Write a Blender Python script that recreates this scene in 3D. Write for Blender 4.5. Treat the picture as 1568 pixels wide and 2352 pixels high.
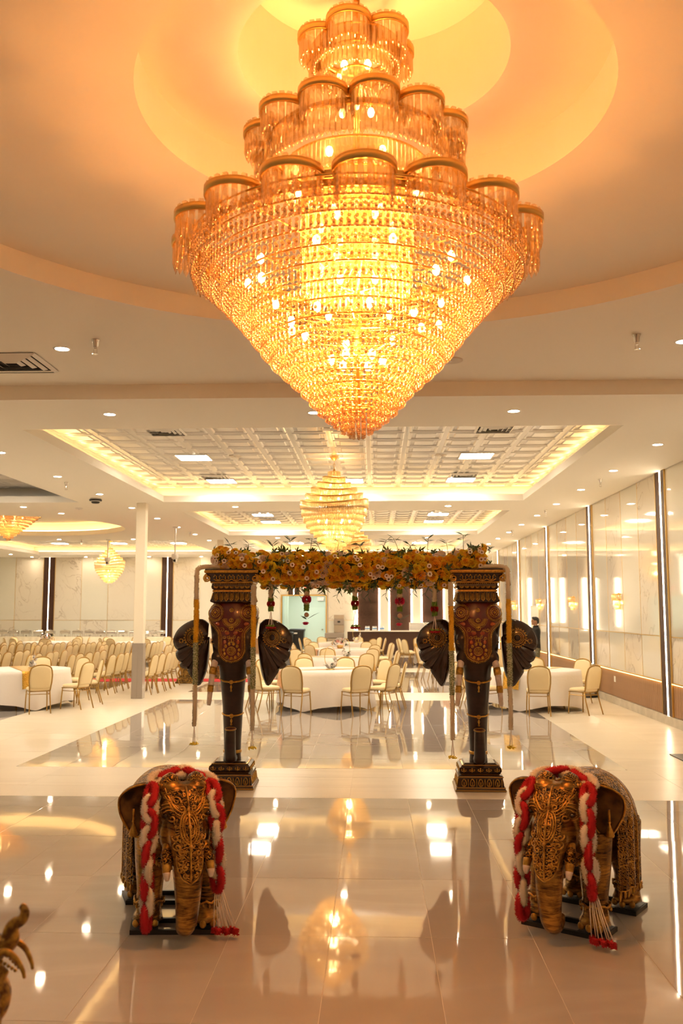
import bpy, math, random
import numpy as np
from mathutils import Vector, Matrix
from mathutils.bvhtree import BVHTree
R = random.Random(11)
NR = np.random.RandomState(5)
PI = math.pi
sc = bpy.context.scene
col = sc.collection
for o in list(bpy.data.objects):
    bpy.data.objects.remove(o)

# ------------------------------------------------------------------ camera
FPX = 2080.0
YAW = math.atan(78 / FPX)
PITCH = math.atan(226 / FPX)
cam_d = bpy.data.cameras.new('camera')
cam_d.sensor_fit = 'VERTICAL'
cam_d.sensor_height = 36.0
cam_d.sensor_width = 24.0
cam_d.lens = 36.0 * FPX / 2352.0
cam_d.clip_start = 0.05
cam_d.clip_end = 200
cam_d.dof.use_dof = True
cam_d.dof.focus_distance = 7.6
cam_d.dof.aperture_fstop = 3.2
cam = bpy.data.objects.new('camera', cam_d)
cam.location = (0, 0, 1.95)
cam.rotation_euler = (PI / 2 + PITCH, 0, YAW)
col.objects.link(cam)
sc.camera = cam

# ------------------------------------------------------------------ world, exposure
w = bpy.data.worlds.new('world')
sc.world = w
w.use_nodes = True
w.node_tree.nodes['Background'].inputs[0].default_value = (1.0, 0.8, 0.6, 1)
w.node_tree.nodes['Background'].inputs[1].default_value = 0.02
vs = sc.view_settings
vs.view_transform = 'Standard'
vs.look = 'None'
vs.exposure = 1.1
vs.gamma = 1.0
vs.use_curve_mapping = False
cy = sc.cycles
cy.max_bounces = 5
cy.diffuse_bounces = 4
cy.glossy_bounces = 3
cy.transmission_bounces = 2
cy.transparent_max_bounces = 7
cy.use_adaptive_sampling = True
cy.adaptive_threshold = 0.02
cy.use_light_tree = False
cy.caustics_reflective = False
cy.caustics_refractive = False
cy.sample_clamp_indirect = 6.0
cy.sample_clamp_direct = 0.0
cy.use_denoising = True

# strengths of the lamps the hall has
L_DOWN = 88.0      # recessed downlights
L_PANEL = 38.0     # square LED panels in the coffers
L_COVE = 9.5      # warm LED tape in the coffer coves
L_WALL = 20.0      # LED tape in the slatted wall strips
L_WAINS = 6.0
L_BULB = 24.0      # chandelier bulbs
P_BIG = 375.0      # watt-like power inside the large chandelier
P_SMALL = 34.0

# ------------------------------------------------------------------ helpers
def setk(o, label=None, cat=None, group=None, kind=None):
    if label: o['label'] = label
    if cat: o['category'] = cat
    if group: o['group'] = group
    if kind: o['kind'] = kind
    return o

def thing(name, label, cat, loc=(0, 0, 0), rz=0.0, group=None):
    o = bpy.data.objects.new(name, None)
    col.objects.link(o)
    o.empty_display_size = 0.1
    o.location = loc
    o.rotation_euler = (0, 0, rz)
    return setk(o, label, cat, group)

def kids(o):
    return [c for c in KID.get(o.name, [])]
KID = {}

def link(o, parent=None):
    col.objects.link(o)
    if parent is not None:
        o.parent = parent
        KID.setdefault(parent.name, []).append(o)
    return o

def copy_tree(o, parent=None):
    c = o.copy()
    link(c, parent)
    for ch in list(KID.get(o.name, [])):
        copy_tree(ch, c)
    return c

def place(o, loc, rz=0, label=None, group=None):
    o.location = loc
    o.rotation_euler = (0, 0, rz)
    if label: o['label'] = label
    if group: o['group'] = group
    return o

def mesh_np(name, V, F):
    V = np.asarray(V, np.float32); F = np.asarray(F, np.int32)
    m = bpy.data.meshes.new(name)
    k = F.shape[1]
    m.vertices.add(len(V)); m.vertices.foreach_set('co', V.ravel())
    m.loops.add(F.size); m.loops.foreach_set('vertex_index', F.ravel())
    m.polygons.add(len(F)); m.polygons.foreach_set('loop_start', np.arange(0, F.size, k, dtype=np.int32))
    m.update(calc_edges=True); m.validate()
    return m

def obj_np(name, V, F, mat, parent=None, smooth=False, kind=None, loc=None):
    m = mesh_np(name, V, F)
    m.materials.append(mat)
    if smooth: m.polygons.foreach_set('use_smooth', [True] * len(m.polygons))
    o = bpy.data.objects.new(name, m)
    if loc is not None: o.location = loc
    if kind: o['kind'] = kind
    return link(o, parent)

def inst(V0, F0, pos, rot=None, scl=None):
    """repeat a small mesh at many places; rot = (n,3,3), scl = (n,) or (n,3)"""
    V0 = np.asarray(V0, float); F0 = np.asarray(F0, int); pos = np.asarray(pos, float)
    n = len(pos)
    V = np.repeat(V0[None], n, 0)
    if scl is not None:
        s = np.asarray(scl, float)
        V = V * (s[:, None, None] if s.ndim == 1 else s[:, None, :])
    if rot is not None: V = np.einsum('nij,nkj->nki', rot, V)
    V = V + pos[:, None]
    F = F0[None] + (np.arange(n) * len(V0))[:, None, None]
    return V.reshape(-1, 3), F.reshape(-1, F0.shape[1])

def rotz_m(a):
    a = np.asarray(a, float); c, s = np.cos(a), np.sin(a); z = np.zeros_like(c); o = np.ones_like(c)
    return np.stack([np.stack([c, -s, z], -1), np.stack([s, c, z], -1), np.stack([z, z, o], -1)], -2)

def frame_m(d):
    """rotation matrices taking +Z to the unit directions d"""
    d = np.asarray(d, float); d = d / (np.linalg.norm(d, axis=-1, keepdims=True) + 1e-9)
    a = np.where(np.abs(d[:, 2:3]) < .9, np.array([[0, 0, 1.]]), np.array([[1., 0, 0]]))
    x = np.cross(a, d); x /= np.linalg.norm(x, axis=-1, keepdims=True) + 1e-9
    y = np.cross(d, x)
    return np.stack([x, y, d], -1)

class MB:
    def __init__(s): s.v = []; s.f = []
    def add(s, V, F):
        n = len(s.v)
        s.v.extend([tuple(map(float, p)) for p in V]); s.f.extend([tuple(int(i) + n for i in f) for f in F])
        return s
    def box(s, x0, x1, y0, y1, z0, z1):
        V = [(x0, y0, z0), (x1, y0, z0), (x1, y1, z0), (x0, y1, z0), (x0, y0, z1), (x1, y0, z1), (x1, y1, z1), (x0, y1, z1)]
        return s.add(V, [(3, 2, 1, 0), (4, 5, 6, 7), (0, 1, 5, 4), (1, 2, 6, 5), (2, 3, 7, 6), (3, 0, 4, 7)])
    def frustum(s, c, a0, b0, z0, a1, b1, z1):
        x, y = c
        V = [(x - a0, y - b0, z0), (x + a0, y - b0, z0), (x + a0, y + b0, z0), (x - a0, y + b0, z0), (x - a1, y - b1, z1), (x + a1, y - b1, z1), (x + a1, y + b1, z1), (x - a1, y + b1, z1)]
        return s.add(V, [(3, 2, 1, 0), (4, 5, 6, 7), (0, 1, 5, 4), (1, 2, 6, 5), (2, 3, 7, 6), (3, 0, 4, 7)])
    def sqlathe(s, prof, c=(0, 0), ax=1.0, ay=1.0):
        """square-section moulding: prof = [(half, z)...]"""
        V = []; F = []
        for h, z in prof:
            V += [(c[0] - h * ax, c[1] - h * ay, z), (c[0] + h * ax, c[1] - h * ay, z), (c[0] + h * ax, c[1] + h * ay, z), (c[0] - h * ax, c[1] + h * ay, z)]
        for i in range(len(prof) - 1):
            for k in range(4):
                a = i * 4 + k; b = i * 4 + (k + 1) % 4
                F.append((a, b, b + 4, a + 4))
        F.append((3, 2, 1, 0)); n = (len(prof) - 1) * 4; F.append((n, n + 1, n + 2, n + 3))
        return s.add(V, F)
    def tube(s, pts, r, n=8, caps=True, flat=1.0):
        pts = [Vector(p) for p in pts]; N = len(pts)
        if not hasattr(r, '__len__'): r = [r] * N
        V = []; F = []
        t0 = (pts[1] - pts[0]).normalized()
        up = Vector((0, 0, 1)) if abs(t0.z) < .9 else Vector((0, 1, 0))
        x = t0.cross(up).normalized()
        for i in range(N):
            t = (pts[min(i + 1, N - 1)] - pts[max(i - 1, 0)]).normalized()
            x = (x - t * x.dot(t)).normalized(); y = t.cross(x)
            for k in range(n):
                a = 2 * PI * k / n
                V.append(pts[i] + x * (r[i] * math.cos(a)) + y * (r[i] * flat * math.sin(a)))
        for i in range(N - 1):
            for k in range(n):
                a = i * n + k; b = i * n + (k + 1) % n
                F.append((a, b, b + n, a + n))
        if caps: F.append(tuple(range(n - 1, -1, -1))); F.append(tuple(range((N - 1) * n, N * n)))
        return s.add(V, F)
    def cyl(s, p0, p1, r0, r1=None, n=12): return s.tube([p0, p1], [r0, r0 if r1 is None else r1], n)
    def lathe(s, prof, n=24, c=(0, 0, 0), sx=1, sy=1, close=True, a0=0.0, a1=2 * PI):
        full = abs(a1 - a0 - 2 * PI) < 1e-6
        m = n if full else n + 1
        V = []; F = []
        for r, z in prof:
            for k in range(m):
                a = a0 + (a1 - a0) * k / n
                V.append((c[0] + r * sx * math.cos(a), c[1] + r * sy * math.sin(a), c[2] + z))
        for i in range(len(prof) - 1):
            for k in range(n):
                a = i * m + k; b = i * m + ((k + 1) % m if full else k + 1)
                F.append((a, b, b + m, a + m))
        if close and full:
            F.append(tuple(range(m - 1, -1, -1))); q = (len(prof) - 1) * m; F.append(tuple(range(q, q + m)))
        return s.add(V, F)
    def ball(s, c, r, n=12, k=8):
        if not hasattr(r, '__len__'): r = (r, r, r)
        prof = [(math.sin(PI * i / k), -math.cos(PI * i / k)) for i in range(1, k)]
        V = [(c[0], c[1], c[2] - r[2])]; F = []
        for rr, z in prof:
            for j in range(n): V.append((c[0] + r[0] * rr * math.cos(2 * PI * j / n), c[1] + r[1] * rr * math.sin(2 * PI * j / n), c[2] + r[2] * z))
        V.append((c[0], c[1], c[2] + r[2]))
        for j in range(n): F.append((0, 1 + (j + 1) % n, 1 + j))
        for i in range(k - 2):
            for j in range(n):
                a = 1 + i * n + j; b = 1 + i * n + (j + 1) % n
                F.append((a, b, b + n, a + n))
        q = 1 + (k - 2) * n
        for j in range(n): F.append((q + j, q + (j + 1) % n, len(V) - 1))
        return s.add(V, F)
    def sheet(s, fn, nu, nv, t=0.0, closeu=False):
        """grid surface fn(u,v)->Vector with u,v in 0..1; t>0 gives it thickness along the normals"""
        P = [[Vector(fn(i / nu, j / nv)) for j in range(nv + 1)] for i in range(nu + 1)]
        def idx(i, j): return i * (nv + 1) + j
        V = [p for r_ in P for p in r_]
        F = [(idx(i, j), idx(i + 1, j), idx(i + 1, j + 1), idx(i, j + 1)) for i in range(nu) for j in range(nv)]
        if t:
            Nn = []
            for i in range(nu + 1):
                for j in range(nv + 1):
                    a = P[min(i + 1, nu)][j] - P[max(i - 1, 0)][j]; b = P[i][min(j + 1, nv)] - P[i][max(j - 1, 0)]
                    q = a.cross(b); Nn.append(q.normalized() if q.length > 1e-9 else Vector((0, 0, 1)))
            m = len(V)
            V = V + [V[i] - Nn[i] * t for i in range(m)]
            F = F + [tuple(reversed([a + m for a in f])) for f in F]
            ring = [idx(i, 0) for i in range(nu)] + [idx(nu, j) for j in range(nv)] + [idx(i, nv) for i in range(nu, 0, -1)] + [idx(0, j) for j in range(nv, 0, -1)]
            for a, b in zip(ring, ring[1:] + ring[:1]): F.append((b, a, a + m, b + m))
        return s.add(V, F)
    def mesh(s, name, mat, smooth=False):
        m = bpy.data.meshes.new(name); m.from_pydata(s.v, [], s.f)
        for q in (mat if isinstance(mat, (list, tuple)) else [mat]): m.materials.append(q)
        if smooth: m.polygons.foreach_set('use_smooth', [True] * len(m.polygons))
        m.update()
        return m
    def build(s, name, mat, parent=None, smooth=False, loc=None, bevel=0.0, kind=None, label=None, autos=False):
        m = s.mesh(name, mat, smooth)
        o = bpy.data.objects.new(name, m)
        if loc is not None: o.location = loc
        if bevel:
            b = o.modifiers.new('edge', 'BEVEL'); b.width = bevel; b.segments = 2; b.limit_method = 'ANGLE'
        if kind: o['kind'] = kind
        if label: o['label'] = label
        return link(o, parent)

def bake(o):
    """apply an object's modifiers to its mesh"""
    dg = bpy.context.evaluated_depsgraph_get()
    m = bpy.data.meshes.new_from_object(o.evaluated_get(dg))
    o.modifiers.clear(); o.data = m
    return o

def shared(name, mesh, parent=None, loc=(0, 0, 0), rot=None, scale=None):
    o = bpy.data.objects.new(name, mesh)
    o.location = loc
    if rot is not None: o.rotation_euler = rot
    if scale is not None: o.scale = scale
    return link(o, parent)

def arc(c, r, a0, a1, n, z=0.0):
    return [(c[0] + r * math.cos(a0 + (a1 - a0) * i / n), c[1] + r * math.sin(a0 + (a1 - a0) * i / n), z) for i in range(n + 1)]

# ------------------------------------------------------------------ materials
def nodes(m): return m.node_tree.nodes, m.node_tree.links

def M(name, c, rough=.5, metal=0.0, spec=.5, noise=None, bump=None, coat=0.0, emit=None, c2=None, sheen=0.0, aniso=None):
    m = bpy.data.materials.new(name); m.use_nodes = True
    N, L = nodes(m); b = N['Principled BSDF']
    b.inputs['Base Color'].default_value = (*c, 1)
    b.inputs['Roughness'].default_value = rough
    b.inputs['Metallic'].default_value = metal
    b.inputs['Specular IOR Level'].default_value = spec
    b.inputs['Coat Weight'].default_value = coat
    b.inputs['Coat Roughness'].default_value = .04
    b.inputs['Sheen Weight'].default_value = sheen
    if emit: b.inputs['Emission Color'].default_value = (*emit[0], 1); b.inputs['Emission Strength'].default_value = emit[1]
    tc = N.new('ShaderNodeTexCoord')
    if noise:
        n = N.new('ShaderNodeTexNoise'); n.inputs['Scale'].default_value = noise[0]; n.inputs['Detail'].default_value = 5
        L.new(tc.outputs['Object'], n.inputs['Vector'])
        r = N.new('ShaderNodeValToRGB'); r.color_ramp.elements[0].position = noise[1]; r.color_ramp.elements[1].position = noise[2]
        cc = c2 or tuple(x * .8 for x in c)
        r.color_ramp.elements[0].color = (*cc, 1); r.color_ramp.elements[1].color = (*c, 1)
        L.new(n.outputs['Fac'], r.inputs['Fac']); L.new(r.outputs['Color'], b.inputs['Base Color'])
    if bump:
        n = N.new('ShaderNodeTexNoise'); n.inputs['Scale'].default_value = bump[0]; n.inputs['Detail'].default_value = 4
        L.new(tc.outputs['Object'], n.inputs['Vector'])
        q = N.new('ShaderNodeBump'); q.inputs['Strength'].default_value = bump[1]; q.inputs['Distance'].default_value = bump[2] if len(bump) > 2 else .01
        L.new(n.outputs['Fac'], q.inputs['Height']); L.new(q.outputs['Normal'], b.inputs['Normal'])
    return m

def PET(name, c, tl=.28):
    # petals and buds: thin, so part of the light passes through
    m = bpy.data.materials.new(name); m.use_nodes = True
    N, L = nodes(m); N.clear()
    d = N.new('ShaderNodeBsdfDiffuse'); d.inputs[0].default_value = (*c, 1)
    t = N.new('ShaderNodeBsdfTranslucent'); t.inputs[0].default_value = (*c, 1)
    x = N.new('ShaderNodeMixShader'); x.inputs[0].default_value = tl; L.new(d.outputs[0], x.inputs[1]); L.new(t.outputs[0], x.inputs[2])
    o = N.new('ShaderNodeOutputMaterial'); L.new(x.outputs[0], o.inputs[0])
    return m

def EM(name, c, s):
    m = bpy.data.materials.new(name); m.use_nodes = True
    N, L = nodes(m); N.clear()
    e = N.new('ShaderNodeEmission'); e.inputs[0].default_value = (*c, 1); e.inputs[1].default_value = s
    o = N.new('ShaderNodeOutputMaterial'); L.new(e.outputs[0], o.inputs[0])
    return m

def marble(name, base, vein, rough, scale=1.0, vein_w=.03, coat=0.0, amount=1.0, stretch=(1, 1, 1), bumpy=0.0, cloud=None, rot=(0, 0, 0), spec=.5):
    m = M(name, base, rough, spec=spec, coat=coat)
    N, L = nodes(m); b = N['Principled BSDF']
    g = N.new('ShaderNodeNewGeometry'); oi = N.new('ShaderNodeObjectInfo')
    mp = N.new('ShaderNodeMapping'); mp.vector_type = 'TEXTURE'; mp.inputs['Scale'].default_value = stretch; mp.inputs['Rotation'].default_value = rot
    L.new(g.outputs['Position'], mp.inputs['Vector'])
    ad = N.new('ShaderNodeVectorMath'); ad.operation = 'ADD'
    mu = N.new('ShaderNodeMath'); mu.operation = 'MULTIPLY'; mu.inputs[1].default_value = 37.0
    L.new(oi.outputs['Random'], mu.inputs[0]); L.new(mp.outputs[0], ad.inputs[0]); L.new(mu.outputs[0], ad.inputs[1])
    n = N.new('ShaderNodeTexNoise'); n.inputs['Scale'].default_value = scale; n.inputs['Detail'].default_value = 6; n.inputs['Distortion'].default_value = 1.2
    L.new(ad.outputs[0], n.inputs['Vector'])
    a = N.new('ShaderNodeMath'); a.operation = 'SUBTRACT'; a.inputs[1].default_value = .5
    ab = N.new('ShaderNodeMath'); ab.operation = 'ABSOLUTE'
    L.new(n.outputs['Fac'], a.inputs[0]); L.new(a.outputs[0], ab.inputs[0])
    r = N.new('ShaderNodeValToRGB'); r.color_ramp.elements[0].position = 0; r.color_ramp.elements[1].position = vein_w
    mixv = tuple(base[i] + (vein[i] - base[i]) * amount for i in range(3))
    r.color_ramp.elements[0].color = (*mixv, 1); r.color_ramp.elements[1].color = (*base, 1)
    L.new(ab.outputs[0], r.inputs['Fac'])
    n2 = N.new('ShaderNodeTexNoise'); n2.inputs['Scale'].default_value = scale * .6; n2.inputs['Detail'].default_value = 3
    L.new(ad.outputs[0], n2.inputs['Vector'])
    r2 = N.new('ShaderNodeValToRGB'); r2.color_ramp.elements[0].position = .35; r2.color_ramp.elements[1].position = .6
    r2.color_ramp.elements[0].color = (0, 0, 0, 1); r2.color_ramp.elements[1].color = (1, 1, 1, 1)
    L.new(n2.outputs['Fac'], r2.inputs['Fac'])
    mx = N.new('ShaderNodeMix'); mx.data_type = 'RGBA'
    L.new(r2.outputs['Color'], mx.inputs['Factor']); mx.inputs['A'].default_value = (*(cloud or base), 1); L.new(r.outputs['Color'], mx.inputs['B'])
    L.new(mx.outputs['Result'], b.inputs['Base Color'])
    if bumpy:
        n3 = N.new('ShaderNodeTexNoise'); n3.inputs['Scale'].default_value = 2.2; n3.inputs['Detail'].default_value = 1
        L.new(ad.outputs[0], n3.inputs['Vector'])
        q = N.new('ShaderNodeBump'); q.inputs['Strength'].default_value = bumpy; q.inputs['Distance'].default_value = .02
        L.new(n3.outputs['Fac'], q.inputs['Height']); L.new(q.outputs['Normal'], b.inputs['Normal'])
    return m

m_ceil = M('painted_plaster', (.93, .89, .80), .75)
m_lip = M('white_plaster', (.90, .86, .78), .7)
m_tin = M('pressed_ceiling_tile', (.62, .60, .57), .28, metal=.55, bump=(60, .25, .004))
m_poltile = marble('polished_porcelain', (.51, .46, .42), (.58, .53, .49), .035, .7, .10, coat=.4, amount=.6, stretch=(2, .6, 1), bumpy=.03, cloud=(.48, .43, .39), spec=.75)
m_cream = marble('cream_porcelain', (.80, .715, .58), (.64, .55, .43), .30, .55, .06, amount=.45, stretch=(2.9, .45, 1), cloud=(.76, .675, .545))
m_grout = M('grout', (.78, .70, .60), .5)
m_marble = marble('veined_wall_panel', (.80, .75, .66), (.36, .28, .20), .05, 1.5, .020, coat=.5, amount=.6, stretch=(.8, .8, 6), cloud=(.79, .74, .65), rot=(.55, -.6, 0))
m_plain = M('plain_gloss_panel', (.80, .79, .71), .05, coat=.5)
m_gold = M('brass_trim', (.80, .56, .20), .3, metal=.9)
m_brass = M('brushed_brass', (.83, .52, .16), .32, metal=.9, bump=(90, .08, .002))
m_darkwood = M('dark_slat_wood', (.085, .034, .019), .42, noise=(14, .35, .7), c2=(.06, .023, .012))
m_oak = M('walnut_plank', (.36, .20, .10), .5, noise=(9, .3, .75), c2=(.27, .145, .07))
m_base = M('stone_baseboard', (.62, .56, .46), .4, noise=(5, .35, .65))
m_fabric = M('cream_vinyl', (.82, .68, .41), .45, bump=(160, .1, .002))
m_chairgold = M('gold_painted_steel', (.42, .245, .055), .35, metal=.55)
m_cloth = M('white_tablecloth', (.84, .79, .75), .75, bump=(26, .25, .01), sheen=.3)
m_chrome = M('chrome', (.75, .73, .70), .12, metal=1.0)
m_steel = M('brushed_steel', (.62, .58, .53), .26, metal=1.0, bump=(70, .05, .002))
m_black = M('black_plastic', (.012, .012, .013), .4)
m_white = M('white_enamel', (.82, .80, .76), .4)
m_red = M('red_carpet_pile', (.62, .02, .03), .9)
m_greyclad = M('grey_column_cladding', (.33, .28, .24), .22, coat=.2)
m_colpaint = M('cream_column_paint', (.82, .75, .62), .6)
m_dark = M('dark_gap', (.02, .015, .012), .8)
e_down = EM('downlight_lens', (1, .78, .52), L_DOWN)
e_panel = EM('led_panel_diffuser', (1, .84, .62), L_PANEL)
e_cove = EM('cove_led_tape', (1, .62, .24), L_COVE)
e_wall = EM('wall_led_tape', (1, .78, .52), L_WALL)
e_wains = EM('wainscot_led_tape', (1, .58, .16), L_WAINS)
e_bulb = EM('warm_bulb', (1, .66, .28), L_BULB)
e_bulb.cycles.emission_sampling = 'NONE'      # the point lamps in each fitting carry the sampled light
# ================================================================== SETTING
XR, XL, YB, YN = 5.01, -19.2, 41.3, -5.0     # hall: side walls, far wall, wall behind the camera
ZN, ZC, ZT = 4.55, 4.38, 4.75                # near ceiling, main ceiling, coffer tiles
YS = 10.166                                  # step between the two ceilings

# ---- floor
floor = MB().box(XL - .2, XR + .3, YN - .2, YB + 7, -.12, -.0022).build('floor', m_grout)
setk(floor, 'hall floor of glossy brown porcelain panels bordered by pale cream tiles', 'floor', kind='structure')
_tm = {}
def tile_mesh(w, h, mat, nm):
    k = (round(w, 3), round(h, 3), nm)
    if k not in _tm:
        a, b = w / 2 - .0014, h / 2 - .0014; c = .0008
        mb = MB()
        V = [(-a, -b, -.006), (a, -b, -.006), (a, b, -.006), (-a, b, -.006), (-a, -b, -c), (a, -b, -c), (a, b, -c), (-a, b, -c), (-a + c, -b + c, 0), (a - c, -b + c, 0), (a - c, b - c, 0), (-a + c, b - c, 0)]
        F = [(8, 9, 10, 11)] + [(i, (i + 1) % 4, (i + 1) % 4 + 4, i + 4) for i in range(4)] + [(i + 4, (i + 1) % 4 + 4, (i + 1) % 4 + 8, i + 8) for i in range(4)]
        _tm[k] = mb.add(V, F).mesh(nm, mat)
    return _tm[k]
def cuts(a, b, s, ph):
    c = [a]; k = math.ceil((a - ph) / s + .02)
    while ph + k * s < b - .02: c.append(ph + k * s); k += 1
    return c + [b]
far_pol = [[], []]; far_crm = [[], []]
def lay(x0, x1, y0, y1, dx, dy, px, py, polished, single=True, tilt=.0011):
    xs = cuts(x0, x1, dx, px); ys = cuts(y0, y1, dy, py)
    for i in range(len(xs) - 1):
        for j in range(len(ys) - 1):
            w, h = xs[i + 1] - xs[i], ys[j + 1] - ys[j]
            cx_, cy_ = (xs[i] + xs[i + 1]) / 2, (ys[j] + ys[j + 1]) / 2
            ta, tb = R.gauss(0, tilt), R.gauss(0, tilt * .7)
            if single:
                shared('polished_tile' if polished else 'cream_tile', tile_mesh(w, h, m_poltile if polished else m_cream, 'polished_tile' if polished else 'cream_tile'), floor, (cx_, cy_, 0), (tb, ta, 0))
            else:
                d = far_pol if polished else far_crm
                a, b = w / 2 - .002, h / 2 - .002
                n = len(d[0])
                d[0] += [(cx_ + sx * a, cy_ + sy * b, -ta * sx * a + tb * sy * b) for sx, sy in ((-1, -1), (1, -1), (1, 1), (-1, 1))]
                d[1].append((n, n + 1, n + 2, n + 3))
PX = -.2806
lay(-4.53, 3.36, 3.3, 9.718, .607, 1.18, PX, 9.228, True)
lay(-4.53, 3.36, YN, 3.3, .607, 1.18, PX, 9.228, True, False)
lay(-4.53, 3.08, 11.5, 20.1, .607, 1.19, PX, 12.25, True)
lay(-7.3, XR, 9.718, 11.5, 1.214, .594, PX, 9.718, False)
lay(3.08, XR, 11.5, 22.0, .97, 1.19, 3.08, 11.5, False)
lay(-6.7, -4.53, 11.5, 22.0, 1.085, .6, -4.53, 11.5, False)
lay(3.36, XR, YN, 9.718, .825, 1.2, 3.36, 9.718, False, False)
lay(-7.3, -4.53, YN, 9.718, 1.214, .6, PX, 9.718, False, False)
lay(-4.53, 3.08, 20.1, 22.0, 1.214, .633, PX, 20.1, False)
lay(-14.3, -6.7, 12.3, 20.1, .607, 1.19, -6.7, 12.3, True, False)
lay(-14.3, -6.7, 11.5, 12.3, 1.2, .4, -6.7, 12.3, False, False)
lay(-14.3, -6.7, 20.1, 22.6, 1.2, .6, -6.7, 20.1, False, False)
lay(-14.3, -6.7, 22.6, 24.4, .607, 1.2, -6.7, 22.6, True, False)
for xa, xb in ((-4.53, 3.08), (-14.3, -6.7)):
    for ya, yb, pol in ((22.0, 29.2, True), (29.2, 31.2, False), (31.2, 38.2, True), (38.2, YB, False)):
        if xa < -10 and ya < 23: ya = 24.4
        lay(xa, xb, ya, yb, .607 if pol else 1.214, 1.19 if pol else .6, xb, ya, pol, False, .0008)
lay(3.08, XR, 22, YB, .97, 1.19, 3.08, 22, False, False)
lay(-6.7, -4.53, 22, YB, 1.085, .6, -4.53, 22, False, False)
lay(XL, -14.3, 11.5, YB, 1.3, 1.2, -14.3, 11.5, False, False)
lay(XL, -7.3, YN, 11.5, 1.214, 1.2, -7.3, 11.5, False, False)
obj_np('distant_polished_tiles', far_pol[0], far_pol[1], m_poltile, floor, kind='stuff')
obj_np('distant_cream_tiles', far_crm[0], far_crm[1], m_cream, floor, kind='stuff')

# ---- ceiling
ceil = MB()
COF = [(-4.76, 3.28, 11.88, 20.1), (-4.76, 3.28, 22.1, 29.25), (-4.76, 3.28, 31.3, 39.2), (-14.75, -6.7, 11.88, 20.1), (-14.75, -6.7, 31.3, 39.2)]
LC = (-10.67, 25.9, 3.3)        # round recess of the side bay
LSQ = (-14.75, -6.7, 22.1, 29.7)
xs = [XL, -14.75, -6.7, -4.76, 3.28, XR]; ys = sorted({YS, 11.88, 20.1, 22.1, 29.25, 29.7, 31.3, 39.2, YB})
for i in range(len(xs) - 1):
    for j in range(len(ys) - 1):
        mx, my = (xs[i] + xs[i + 1]) / 2, (ys[j] + ys[j + 1]) / 2
        if any(a < mx < b and c < my < d for a, b, c, d in COF + [LSQ]): continue
        ceil.add([(xs[i], ys[j], ZC), (xs[i + 1], ys[j], ZC), (xs[i + 1], ys[j + 1], ZC), (xs[i], ys[j + 1], ZC)], [(3, 2, 1, 0)])
def hole_plate(mb, c, r, rect, z, n=96):
    x0, x1, y0, y1 = rect; V = []; F = []
    corners = [math.atan2(y - c[1], x - c[0]) for x in (x0, x1) for y in (y0, y1)]
    A = sorted([2 * PI * k / n - PI for k in range(n)] + corners)
    for a in A:
        dx, dy = math.cos(a), math.sin(a)
        t = min(((x1 if dx > 0 else x0) - c[0]) / dx if abs(dx) > 1e-9 else 1e9, ((y1 if dy > 0 else y0) - c[1]) / dy if abs(dy) > 1e-9 else 1e9)
        V += [(c[0] + r * dx, c[1] + r * dy, z), (c[0] + t * dx, c[1] + t * dy, z)]
    m = len(A)
    for k in range(m):
        q = (k + 1) % m; F.append((2 * k, 2 * q, 2 * q + 1, 2 * k + 1))
    mb.add(V, F)
hole_plate(ceil, LC[:2], LC[2], LSQ, ZC)
ceiling = ceil.build('ceiling', m_ceil)
setk(ceiling, 'cream plaster ceiling with tin-tiled coffers and stepped round domes', 'ceiling', kind='structure')
DC = (0.0, 4.8)
near = MB()
hole_plate(near, DC, 3.36, (-3.9, 3.9, .9, 8.7), ZN)
for a, b, c, d in ((XL, XR, 8.7, YS), (XL, XR, YN, .9), (XL, -3.9, .9, 8.7), (3.9, XR, .9, 8.7)):
    near.add([(a, c, ZN), (b, c, ZN), (b, d, ZN), (a, d, ZN)], [(3, 2, 1, 0)])
near.build('entrance_ceiling_slab', m_ceil, ceiling)
MB().box(XL, XR, YS, YS + .04, ZC - .001, ZN + .02).build('ceiling_step', m_ceil, ceiling)
def dome(c, tiers):
    """tiers: [(radius, z_low, z_high)...], each a vertical ring and the flat ring above it"""
    for i, (r, z0, z1) in enumerate(tiers):
        r2 = tiers[i + 1][0] if i + 1 < len(tiers) else 0.0
        mb = MB().lathe([(r, z0), (r, z1)], 96, (c[0], c[1], 0), close=False)
        mb.lathe([(r, z1), (max(r2, .001), z1)], 96, (c[0], c[1], 0), close=False)
        mb.build('dome_step', m_ceil, ceiling, smooth=False)
dome(DC, [(3.36, ZN, 4.74), (1.31, 4.74, 5.03), (.76, 5.03, 5.62)])
dome(LC, [(3.3, ZC, 4.53), (3.62, 4.53, 4.80)])
def led_ring(c, r, z):
    MB().tube([(c[0] + r * math.cos(t), c[1] + r * math.sin(t), z) for t in np.linspace(0, 2 * PI, 33)], .012, 3, False).build('led_tape', e_cove, ceiling)
led_ring(LC, 3.5, 4.55)

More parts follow.
